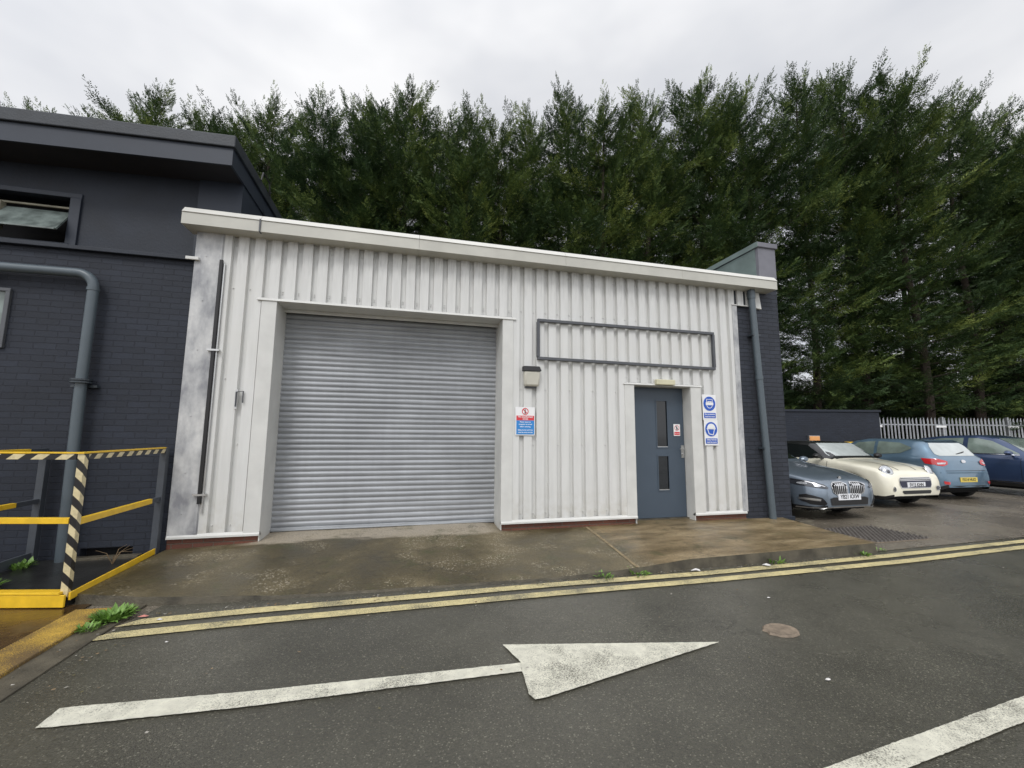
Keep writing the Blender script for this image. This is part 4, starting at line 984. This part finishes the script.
patch('lower_intake', [(-.42,.285),(.42,.285),(.44,.40),(.36,.425),(-.36,.425),(-.44,.40)], 'front', M['black'], .008)
patch('bumper_lip', [(-.80,.225),(.80,.225),(.80,.245),(.5,.262),(-.5,.262),(-.80,.245)], 'front', M['steel'], .016)
o = MB(); xb = surf(0, .74); 
o.tube([(xb-.01,0,.745),(xb+.012,0,.745)], .036, 20); o.build('badge', M['chrome'], root)
plate('front', 0, .43, 'YB21 KXW', M['plate_w'])
patch('bonnet_crease', [(.25,.30),(1.3,.42),(1.3,.43),(.25,.315)], 'top', M['black'], .003)
for s in ('left','right'): patch('door_seam', rect(1.50,1.51,.35,.93), s, M['black'], .003); patch('door_seam', rect(2.64,2.65,.33,.95), s, M['black'], .003)

# --- cream hatch with black roof
sp = dict(L=3.84, W=1.74, wr=.31, wf=.74, wb=3.24,
  sill=[(0,.26),(.1,.20),(.5,.19),(3.5,.20),(3.84,.30)],
  belt=[(0,.66),(.05,.72),(.2,.80),(.5,.87),(1.05,.93),(2.0,.96),(3.3,.99),(3.65,.98),(3.84,.84)],
  top=[(0,.70),(.06,.78),(.25,.87),(.6,.93),(1.12,.99),(1.2,1.02),(1.78,1.37),(2.1,1.41),(3.0,1.39),(3.4,1.34),(3.66,1.10),(3.80,.95),(3.84,.86)],
  plan=[(0,.76),(.02,.82),(.06,.88),(.15,.94),(.32,.98),(.6,1),(3.3,1),(3.65,.93),(3.78,.84),(3.84,.74)], tumble=.74,
  glass=[('side_window', [(1.42,1.0),(1.85,1.29),(2.45,1.33),(2.45,1.0)]), ('side_window', [(2.5,1.0),(2.5,1.33),(3.2,1.31),(3.42,1.05)])],
  screen=[(-.68,1.05),(.68,1.05),(.64,1.20),(.58,1.345),(-.58,1.345),(-.64,1.20)], rear=[(-.55,1.02),(.55,1.02),(.5,1.30),(-.5,1.30)], mirror=(1.42,1.05), nose=.09,
  roof_dark=(1.15,3.8), screenmat=M['glassgrey'], mirrormat=M['black'], roofmat=carpaint('roof_black', (.012,.012,.014), 0))
root, body, patch, plate, surf, L, hw = make_car('parked_car', 'cream white small hatchback with black roof and chrome framed grille', 'car', sp, (10.66,2.52,0), R(-90), carpaint('paint_cream', (.86,.82,.67), 0.0))
def dome(nm, c, nrm, r, ry, h, mat, parent):
    nrm = Vector(nrm).normalized(); q_ = nrm.to_track_quat('Z', 'Y'); mb = MB(); rows = 5; n = 22
    for k in range(rows+1):
        a = k/rows*math.pi/2
        for m in range(n):
            t = 2*math.pi*m/n; v = q_ @ Vector((r*math.cos(a)*math.cos(t), ry*math.cos(a)*math.sin(t), h*math.sin(a))); mb.v.append(tuple(Vector(c)+v))
    for k in range(rows):
        for m in range(n): mb.f.append((k*n+m, k*n+(m+1) % n, (k+1)*n+(m+1) % n, (k+1)*n+m)); mb.mi.append(0)
    return mb.build(nm, mat, parent, smooth=True)
for s in (-1, 1):
    cx = surf(s*.62, .76)
    hl = dome('headlight', (cx-.035, s*.615, .765), (1, s*.50, .42), .135, .15, .05, M['chrome'], root)
    dome('lamp_lens', (cx-.022, s*.622, .770), (1, s*.50, .42), .115, .13, .055, M['lens'], hl)
    dome('lamp_unit', (cx+.010, s*.632, .777), (1, s*.50, .42), .05, .055, .028, M['lensdark'], hl)
    fg = patch('fog_lamp', ell(s*.63,.42,.055,.055,16), 'front', M['chrome'], .010); patch('lamp_lens', ell(s*.63,.42,.040,.040,14), 'front', M['lensdark'], .014, parent=fg)
gr = patch('grille', [(-.46,.62),(-.42,.66),(.42,.66),(.46,.62),(.46,.50),(.42,.43),(-.42,.43),(-.46,.50)], 'front', M['chrome'], .010)
patch('grille_mesh', [(-.44,.585),(.44,.585),(.44,.50),(.40,.445),(-.40,.445),(-.44,.50)], 'front', plain('navy_plastic', (.02,.022,.05), .4), .015, parent=gr)
patch('grille_bar', rect(-.43,.43,.598,.612), 'front', M['black'], .015, parent=gr); patch('grille_bar', rect(-.41,.41,.632,.645), 'front', M['black'], .015, parent=gr)
patch('lower_intake', [(-.40,.385),(.40,.385),(.42,.36),(.38,.315),(-.38,.315),(-.42,.36)], 'front', M['black'], .010)
patch('bumper_lip', [(-.82,.24),(.82,.24),(.82,.275),(-.82,.275)], 'front', M['black'], .010)
for s in (-1, 1): patch('bonnet_stripe', [(.16,s*.24),(1.10,s*.36),(1.10,s*.385),(.16,s*.265)], 'top', M['black'], .004)
plate('front', .0, .50, 'SV15 KHN', M['plate_w'])
for s in ('left','right'):
    patch('door_seam', rect(1.28,1.29,.35,.93), s, M['black'], .003)
    patch('arch_trim', [(.74+.40*math.cos(a), .31+.40*math.sin(a)) for a in [math.pi*k/12 for k in range(13)]]+[(.74+.35*math.cos(a), .31+.35*math.sin(a)) for a in [math.pi*(12-k)/12 for k in range(13)]], s, M['black'], .008)
MB().box(L/2-1.98,L/2-1.76,hw-.13,hw-.12,1.08,1.22).build('yellow_panel', M['plate_y'], root)  # yellow panel added as stand-in for something seen through the side window

# --- light blue hatch, tail to camera
sp = dict(L=4.04, W=1.76, wr=.315, wf=.80, wb=3.37,
  sill=[(0,.26),(.1,.20),(.5,.19),(3.6,.21),(3.95,.25),(4.04,.32)],
  belt=[(0,.62),(.1,.72),(.4,.83),(1.0,.93),(2.0,.98),(3.2,1.03),(3.75,1.04),(3.97,.98),(4.04,.90)],
  top=[(0,.66),(.1,.76),(.4,.88),(.9,.99),(1.05,1.02),(1.85,1.42),(2.2,1.48),(3.1,1.47),(3.5,1.43),(3.62,1.38),(3.90,1.06),(4.0,.99),(4.04,.93)],
  plan=[(0,.60),(.05,.74),(.15,.86),(.35,.96),(.7,1),(3.4,1),(3.75,.96),(3.92,.90),(4.0,.82),(4.04,.74)], tumble=.70, tail=.05,
  glass=[('side_window', [(1.55,1.05),(2.0,1.36),(2.48,1.40),(2.48,1.05)]), ('side_window', [(2.56,1.05),(2.56,1.40),(3.1,1.37),(3.38,1.26),(3.40,1.22),(3.15,1.10)])],
  screen=[(-.66,1.06),(.66,1.06),(.54,1.40),(-.54,1.40)], rear=[(-.62,1.10),(-.55,1.06),(.55,1.06),(.62,1.10),(.58,1.28),(.50,1.37),(-.50,1.37),(-.58,1.28)], mirror=(1.55,1.03), rearmat=M['glassgrey'], glassmat=M['glasspale'])
root, body, patch, plate, surf, L, hw = make_car('parked_car', 'light blue hatchback parked tail out with yellow rear number plate', 'car', sp, (13.41,3.20,0), R(87), carpaint('paint_light_blue', (.14,.225,.31), .5))
for s in (-1, 1):
    tl = patch('tail_light', [(s*.50,.93),(s*.52,.86),(s*.66,.82),(s*.76,.835),(s*.785,.93),(s*.775,.995),(s*.68,.985)], 'back', M['redlamp'], .012)
    patch('lamp_lens', [(s*.56,.91),(s*.60,.87),(s*.74,.86),(s*.74,.90)], 'back', M['lens'], .016, parent=tl)
    tl2 = patch('tail_light', [(3.72,.87),(3.95,.84),(3.96,.93),(3.86,.99),(3.64,1.00)], 'left' if s > 0 else 'right', M['redlamp'], .010)
    patch('reflector', [(s*.58,.45),(s*.72,.47),(s*.71,.40),(s*.61,.39)], 'back', M['redlamp'], .010)
patch('tailgate_seam', rect(-.62,.62,.705,.715), 'back', M['black'], .004)
patch('lower_valance', [(-.62,.24),(.62,.24),(.55,.36),(-.55,.36)], 'back', M['black'], .008)
patch('bumper_shelf', rect(-.74,.74,.655,.675), 'back', plain('trim_shadow_blue', (.07,.13,.18), .4), .012)
patch('badge', ell(0,.93,.07,.035,16), 'back', M['chrome'], .012)
patch('rear_spoiler', [(-.52,1.385),(.52,1.385),(.48,1.425),(-.48,1.425)], 'back', carpaint('spoiler_blue', (.10,.16,.22), .4), .03)
xw = surf(0, 1.12, 'back'); MB().bar((xw-.02,0,1.10),(surf(.22,1.14,'back')-.02,-.28,1.16),.012,.02).build('wiper', M['black'], root)
plate('back', 0, .50, 'FX14 HUO', M['plate_y'])
for s in ('left','right'):
    patch('door_seam', rect(2.50,2.51,.35,1.02), s, M['black'], .003); patch('door_seam', rect(1.40,1.41,.35,.96), s, M['black'], .003)
    patch('door_handle', rect(2.36,2.48,.90,.925), s, M['chrome'], .02)

# --- dark blue crossover, side to camera
sp = dict(L=4.45, W=1.84, wr=.34, wf=.88, wb=3.58,
  sill=[(0,.30),(.1,.25),(.5,.24),(4.1,.25),(4.45,.36)],
  belt=[(0,.74),(.1,.82),(.4,.90),(1.2,.98),(2.2,1.03),(3.4,1.08),(4.1,1.10),(4.45,.95)],
  top=[(0,.78),(.1,.86),(.4,.96),(1.15,1.06),(1.25,1.09),(2.0,1.52),(2.4,1.60),(3.2,1.58),(3.8,1.50),(4.2,1.20),(4.40,1.05),(4.45,.98)],
  plan=[(0,.62),(.05,.76),(.2,.89),(.45,.97),(.8,1),(3.8,1),(4.15,.96),(4.35,.87),(4.45,.76)], tumble=.70,
  glass=[('side_window', [(1.50,1.09),(2.05,1.43),(2.35,1.50),(2.55,1.51),(2.55,1.09)]), ('side_window', [(2.66,1.09),(2.66,1.51),(3.2,1.49),(3.7,1.40),(3.85,1.22),(3.60,1.12)])],
  screen=[(-.70,1.12),(.70,1.12),(.56,1.50),(-.56,1.50)], rear=[(-.6,1.14),(.6,1.14),(.5,1.46),(-.5,1.46)], mirror=(1.62,1.12), screenmat=M['glasspale'], glassmat=M['glasspale'])
root, body, patch, plate, surf, L, hw = make_car('parked_car', 'dark navy blue crossover at the right edge seen from its side', 'car', sp, (16.55,2.15,0), R(-90), carpaint('paint_navy', (.045,.075,.16), .5))
for s in ('left','right'):
    patch('door_seam', rect(2.60,2.61,.40,1.06), s, M['black'], .003); patch('door_seam', rect(1.45,1.46,.40,1.0), s, M['black'], .003); patch('door_seam', rect(3.70,3.71,.75,1.08), s, M['black'], .003)
    patch('sill_trim', [(1.25,.345),(3.2,.345),(3.2,.37),(1.25,.37)], s, M['chrome'], .010)
    patch('sill_cladding', [(1.25,.25),(3.2,.25),(3.2,.33),(1.25,.33)], s, M['black'], .008)
    patch('window_trim', [(1.50,1.055),(3.75,1.085),(3.75,1.10),(1.50,1.07)], s, M['chrome'], .010)
    patch('door_handle', rect(2.40,2.54,.96,.985), s, M['chrome'], .02); patch('door_handle', rect(3.45,3.59,.98,1.005), s, M['chrome'], .02)
for s in (-1, 1):
    patch('headlight', [(s*.50,.72),(s*.86,.78),(s*.86,.88),(s*.60,.82)], 'front', M['lens'], .010)
    patch('tail_light', [(s*.60,.90),(s*.86,.92),(s*.86,1.04),(s*.66,1.02)], 'back', M['redlamp'], .010)
patch('grille', [(-.42,.46),(.42,.46),(.48,.72),(-.48,.72)], 'front', M['black'], .010)
plate('front', 0, .42, 'YD64 LSK', M['plate_w'])

# ------------------------------------------------------------------ trees
def fronds_mesh(name, bases, dirs, lens, shade, rng, K, mat, wid=.030):
    Nn = len(bases); up = np.array([0,0,1.0])
    d = dirs/np.linalg.norm(dirs, axis=1)[:,None]
    rv = rng.normal(size=(Nn,3))*.55+up; sd = np.cross(d, rv); sd /= np.linalg.norm(sd, axis=1)[:,None]+1e-9
    t = np.linspace(.06, 1.0, K)[None,:]*np.ones((Nn,1))
    Lc = lens[:,None]
    pos = bases[:,None,:]+d[:,None,:]*(Lc*t)[:,:,None]+up*(.13*Lc*t*t)[:,:,None]
    sg = np.where(np.arange(K)%2 == 0, 1., -1.)[None,:]*np.ones((Nn,1)); sg[:,-1] = 0
    ang = .62+rng.normal(size=(Nn,K))*.16
    ld = d[:,None,:]*np.cos(ang)[:,:,None]+sd[:,None,:]*(sg*np.sin(ang))[:,:,None]+rng.normal(size=(Nn,K,3))*.12
    ll = Lc*(.50-.26*t)*rng.uniform(.75,1.2,size=(Nn,K))
    tip = pos+ld*ll[:,:,None]-up*(.05*ll)[:,:,None]
    w = wid*(1+.4*rng.random((Nn,K)))
    a = pos-d[:,None,:]*(w)[:,:,None]; b_ = pos+d[:,None,:]*(w)[:,:,None]
    mid = pos*.45+tip*.55; nn = np.cross(ld, np.cross(ld, d[:,None,:])); nn /= np.linalg.norm(nn, axis=2)[:,:,None]+1e-9
    m1 = mid+nn*(w*.62)[:,:,None]; m2 = mid-nn*(w*.62)[:,:,None]
    V = np.stack([pos, m1, tip, m2], axis=2).reshape(-1,3)
    nf = Nn*K; me = bpy.data.meshes.new(name); me.vertices.add(nf*4); me.vertices.foreach_set('co', V.ravel())
    me.loops.add(nf*4); me.loops.foreach_set('vertex_index', np.arange(nf*4, dtype=np.int32))
    me.polygons.add(nf); me.polygons.foreach_set('loop_start', np.arange(0, nf*4, 4, dtype=np.int32)); me.polygons.foreach_set('loop_total', np.full(nf, 4, dtype=np.int32))
    me.update(calc_edges=True)
    at = me.attributes.new('shade', 'FLOAT', 'FACE')
    sh = np.clip(shade[:,None]+rng.normal(size=(Nn,K))*.08, 0, 1); at.data.foreach_set('value', sh.ravel())
    me.materials.append(mat); return me
def conifer(seed, H, Rr, zlow, n_limb, dens=1.0):
    rng = np.random.default_rng(seed); py = random.Random(seed)
    bases = []; dirs = []; lens = []; shade = []
    tb = MB(); lean = (py.uniform(-.02,.03), py.uniform(-.02,.02))
    def axis(z): return np.array([lean[0]*z+.12*math.sin(z*.5+seed), lean[1]*z+.10*math.cos(z*.4+seed*2), z])
    zs = np.linspace(-.1, H*.97, 14); r0 = .16+.05*py.random()
    tb.tube([axis(z) for z in zs], [max(.015, r0*(1-z/H)**.8+.01) if z > 0 else r0*1.25 for z in zs], 9)
    for i in range(n_limb):
        f = (i+rng.random())/n_limb; z = zlow+(H-.5-zlow)*f**.95
        a = i*2.39996+rng.normal()*.5; fr = (H-z)/H
        prof = Rr*min(1, (fr/.24))**.5*(.82+.25*math.sin(z*1.1+a*2+seed))
        if z < zlow+1.2: prof *= .8
        Ll = max(.5, prof*rng.uniform(.65, 1.2)); el = math.radians(2+12*f+38*max(0, f-.78)/.22+rng.normal()*9)
        dv = np.array([math.cos(a)*math.cos(el), math.sin(a)*math.cos(el), math.sin(el)])
        p0 = axis(z); curve = .22*Ll
        pt = lambda t: p0+dv*Ll*t+np.array([0,0,curve*t*t])
        rr = .010+.014*Ll*fr
        if i % 2 == 0: tb.tube([pt(0), pt(.35), pt(.8)], [rr, rr*.7, .006], 5)
        cs = .14+.72*rng.random()**1.3
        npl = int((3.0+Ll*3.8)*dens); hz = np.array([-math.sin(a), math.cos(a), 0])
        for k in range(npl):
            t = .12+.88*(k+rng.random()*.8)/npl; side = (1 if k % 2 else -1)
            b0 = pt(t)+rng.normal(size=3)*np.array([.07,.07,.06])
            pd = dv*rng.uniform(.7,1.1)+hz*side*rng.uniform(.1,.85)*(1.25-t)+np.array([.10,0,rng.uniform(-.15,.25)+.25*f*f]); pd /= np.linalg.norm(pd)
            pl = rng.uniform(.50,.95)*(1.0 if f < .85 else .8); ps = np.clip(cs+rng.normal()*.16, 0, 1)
            sdv = np.cross(pd, np.array([0,0,1.0])+rng.normal(size=3)*.3); sdv /= np.linalg.norm(sdv)
            nf_ = 8
            for m_ in range(nf_):
                tt = .10+.90*m_/(nf_-1); ss = (1 if m_ % 2 else -1) if m_ < nf_-1 else 0
                bases.append(b0+pd*pl*tt+np.array([0,0,.16*pl*tt*tt])+rng.normal(size=3)*.02)
                dirs.append(pd*.85+sdv*ss*.62+rng.normal(size=3)*.13+np.array([0,0,-.03+.22*tt])); lens.append(pl*(.52-.22*tt)*rng.uniform(.85,1.2)); shade.append(np.clip(ps+rng.normal()*.07, 0, 1))
    # leaders at the top
    for q_ in range(8):
        a = rng.uniform(0, 6.28); off = rng.uniform(.3, 1.5) if q_ else 0; hh = H-rng.uniform(.3, 1.4)-off*.5 if q_ else H
        base = axis(H-2.4)+np.array([math.cos(a)*off, math.sin(a)*off, 0]); tipz = hh
        for k in range(22):
            t = k/22; p = base+(np.array([base[0]+.15+.2*rng.random(), base[1], tipz])-base)*t
            aa = rng.uniform(0, 6.28); sp_ = .9*(1-t)+.35
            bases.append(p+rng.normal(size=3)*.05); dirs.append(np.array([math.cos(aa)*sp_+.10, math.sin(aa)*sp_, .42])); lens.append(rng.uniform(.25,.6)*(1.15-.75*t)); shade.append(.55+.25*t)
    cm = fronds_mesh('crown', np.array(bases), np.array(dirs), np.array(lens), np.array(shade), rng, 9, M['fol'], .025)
    tr = tb.build('trunk', M['bark'], smooth=True); COL.objects.unlink(tr)
    tm = tr.data; bpy.data.objects.remove(tr)
    return cm, tm
VAR = [conifer(11, 18, 2.8, 2.2, 185, 1.0), conifer(23, 18, 2.5, 1.6, 185, 1.0), conifer(37, 18, 3.0, 2.5, 170, 1.05), conifer(41, 18, 2.6, 2.0, 180, 1.0), conifer(59, 18, 2.9, 1.8, 175, 1.05), conifer(73, 18, 2.7, 2.2, 170, 1.0)]
def place_tree(i, px, py, depth, zjit, label, group, var=None, wide=1.0):
    top = at_depth(px, py, depth); v = var if var is not None else (i*5+i//4) % 6
    H = top.z*lerp([(0,.87),(180,.875),(330,.905),(420,.95),(560,.95),(700,.935),(850,.925),(960,.92),(1024,.93)], px); x, y = top.x, top.y
    t = empty('conifer_tree', (x, y, 0), (i*2.1) % 6.28*0 + (i*1.7) % 6.28)
    s = H/18.0; t.scale = (s*wide, s*wide, s)
    tag(t, label, 'tree', group)
    c = bpy.data.objects.new('crown', VAR[v][0]); COL.objects.link(c); c.parent = t
    u = bpy.data.objects.new('trunk', VAR[v][1]); COL.objects.link(u); u.parent = t
    return t
tops = [(-60,98),(-12,96),(22,92),(60,83),(104,101),(135,79),(172,69),(222,92),(275,78),(325,82),(362,92),(410,86),(468,110),(505,116),(560,99),(601,99),(643,87),(694,70),(742,76),(790,71),(834,57),(889,69),(938,80),(978,95),(1024,112),(1075,118),(1130,125)]
LAND = {2:'poking over the left end of the dark roof',3:'sunlit plumes above the dark roof near the left photo edge',4:'low top in the dip above the dark roof',5:'rising above the middle of the dark roof',6:'with the tallest spike above the dark roof',
 7:'just above the right corner of the dark roof',8:'behind the roof corner above the left end of the white fascia',9:'above the left part of the roller shutter',10:'above the middle of the roller shutter',11:'above the right part of the roller shutter',
 12:'above the right jamb of the shutter',13:'above the bulkhead lamp',14:'above the left end of the empty sign frame',15:'above the left half of the empty sign frame',16:'above the cream light over the door',17:'with a sharp spire above the blue signs',18:'above the grey parapet end',
 19:'right behind the top of the brick pier',20:'tallest of the row, above the parked grey blue car',21:'above the cream car',22:'above the light blue car',23:'above the dark navy car',24:'at the right edge of the photo'}
for i, (px, py) in enumerate(tops):
    d = 21.2+(i % 3)*.5
    lab = ('tall dark green conifer, ' + LAND[i]) if i in LAND else ['tall conifer beyond the left edge, outer one','tall conifer beyond the left edge, inner one','','',''][i] if i < 2 else ('tall conifer beyond the right edge, inner one' if i == 25 else 'tall conifer beyond the right edge, outer one')
    place_tree(i, px, py, d, 0, lab, 'tall conifers in a row behind the buildings', wide=1.0)
for i, (px, py, lb) in enumerate([(443,104,'above the right end of the shutter in the low gap'),(532,110,'above the gap between lamp and sign frame'),(250,96,'behind the dark roof corner, filling the row'),(385,96,'above the shutter, between two taller tops')]):
    place_tree(30+i, px, py, 22.8, 0, 'mid height conifer ' + lb, 'tall conifers in a row behind the buildings')
# second row
WH = ['beyond the left edge','above the left photo edge','above the dark roof window','above the middle of the dark roof','above the dark roof corner','above the left end of the white fascia','above the left shutter jamb','above the left half of the shutter','above the shutter middle','above the right half of the shutter','above the right shutter jamb','above the bulkhead lamp','above the left end of the sign frame','above the sign frame','above the door light','above the blue signs','above the grey parapet','just right of the pier top','above the grey blue car','above the cream car','left of the fence posts','above the light blue car','above the navy car','above the right photo edge','beyond the right edge']
back = [(-40+46*k, 42+lerp([(-60,98),(100,96),(300,88),(510,120),(700,84),(860,66),(1000,100),(1100,120)], -40+46*k)+(k*7 % 4)*5, WH[k]) for k in range(25) if k not in (18, 21)]
for j, (px, py, lb) in enumerate(back):
    place_tree(40+j, px, py, 24.4+(j % 2)*.8, 0, 'shorter conifer half hidden in the rear row, ' + lb, 'conifers of the second row', wide=1.0)
# undergrowth behind fence
rng = np.random.default_rng(77); bs = []; ds = []; ls = []; sh = []
for k in range(20000):
    lat = rng.uniform(9, 36); dep = rng.uniform(24.5, 27); c = math.sin(lat*1.3)+math.sin(lat*.53+2)
    zt_ = 5.0+1.0*c
    z = rng.uniform(0, max(2.2, zt_)); p = fpt(lat, dep, z); bs.append(np.array(p)); ds.append(rng.normal(size=3)+np.array([0,0,.6])); ls.append(rng.uniform(.35,.8)); sh.append(rng.uniform(.1,.6))
me = fronds_mesh('undergrowth', np.array(bs), np.array(ds), np.array(ls), np.array(sh), rng, 13, M['folb'], .045)
o = bpy.data.objects.new('undergrowth', me); COL.objects.link(o); tag(o, 'dark undergrowth between and behind the conifer trunks', 'undergrowth', kind='stuff')

# ------------------------------------------------------------------ light
w = bpy.data.worlds.new('World'); S.world = w; w.use_nodes = True; nt = w.node_tree
bg = nt.nodes['Background']
sky = nt.nodes.new('ShaderNodeTexSky'); sky.sky_type = 'NISHITA'; sky.sun_disc = False
SE, SA = R(48), R(205)    # sun behind the camera, a little to the left (hidden by cloud)
sky.sun_elevation = SE; sky.sun_rotation = SA
tc = nt.nodes.new('ShaderNodeTexCoord'); mp = nt.nodes.new('ShaderNodeMapping'); mp.inputs['Scale'].default_value = (1.1,1.1,2.4)
nt.links.new(tc.outputs['Generated'], mp.inputs['Vector'])
f = noise(nt, mp.outputs[0], 1.9, 4, .5)
cl = ramp(nt, f, [(.30, (.63,.65,.70)), (.48, (.77,.78,.81)), (.66, (.95,.95,.96))])
dt = nt.nodes.new('ShaderNodeVectorMath'); dt.operation = 'DOT_PRODUCT'
sd_ = Vector((-math.sin(R(25))*math.cos(SE), -math.cos(R(25))*math.cos(SE), math.sin(SE)))
dt.inputs[1].default_value = sd_; nrm = nt.nodes.new('ShaderNodeVectorMath'); nrm.operation = 'NORMALIZE'; nt.links.new(tc.outputs['Generated'], nrm.inputs[0]); nt.links.new(nrm.outputs[0], dt.inputs[0])
gl = math_(nt, 'POWER', math_(nt, 'MAXIMUM', math_(nt, 'MULTIPLY', math_(nt, 'ADD', dt.outputs['Value'], .25), .8), 0.0), 1.6)
br = math_(nt, 'ADD', math_(nt, 'MULTIPLY', gl, .95), 1.0)
cl2 = mix(nt, cl, br, 1.0, 'MULTIPLY')
sk = mix(nt, sky.outputs[0], .08, 1.0, 'MULTIPLY')
nt.links.new(mix(nt, sk, cl2, .93), bg.inputs['Color']); bg.inputs['Strength'].default_value = 1.0
sun = bpy.data.lights.new('sun', 'SUN'); sun.energy = 1.1; sun.angle = R(16); sun.color = (1,.985,.96)
so = bpy.data.objects.new('sun', sun); COL.objects.link(so); so.rotation_euler = sd_.to_track_quat('Z', 'Y').to_euler()

S.render.engine = 'CYCLES'
S.cycles.max_bounces = 6; S.cycles.diffuse_bounces = 3; S.cycles.glossy_bounces = 3; S.cycles.transmission_bounces = 2; S.cycles.transparent_max_bounces = 4
try: S.cycles.use_denoising = True
except Exception: pass
S.view_settings.view_transform = 'Standard'; S.view_settings.look = 'None'; S.view_settings.exposure = 0; S.view_settings.gamma = 1
S.view_settings.use_curve_mapping = False
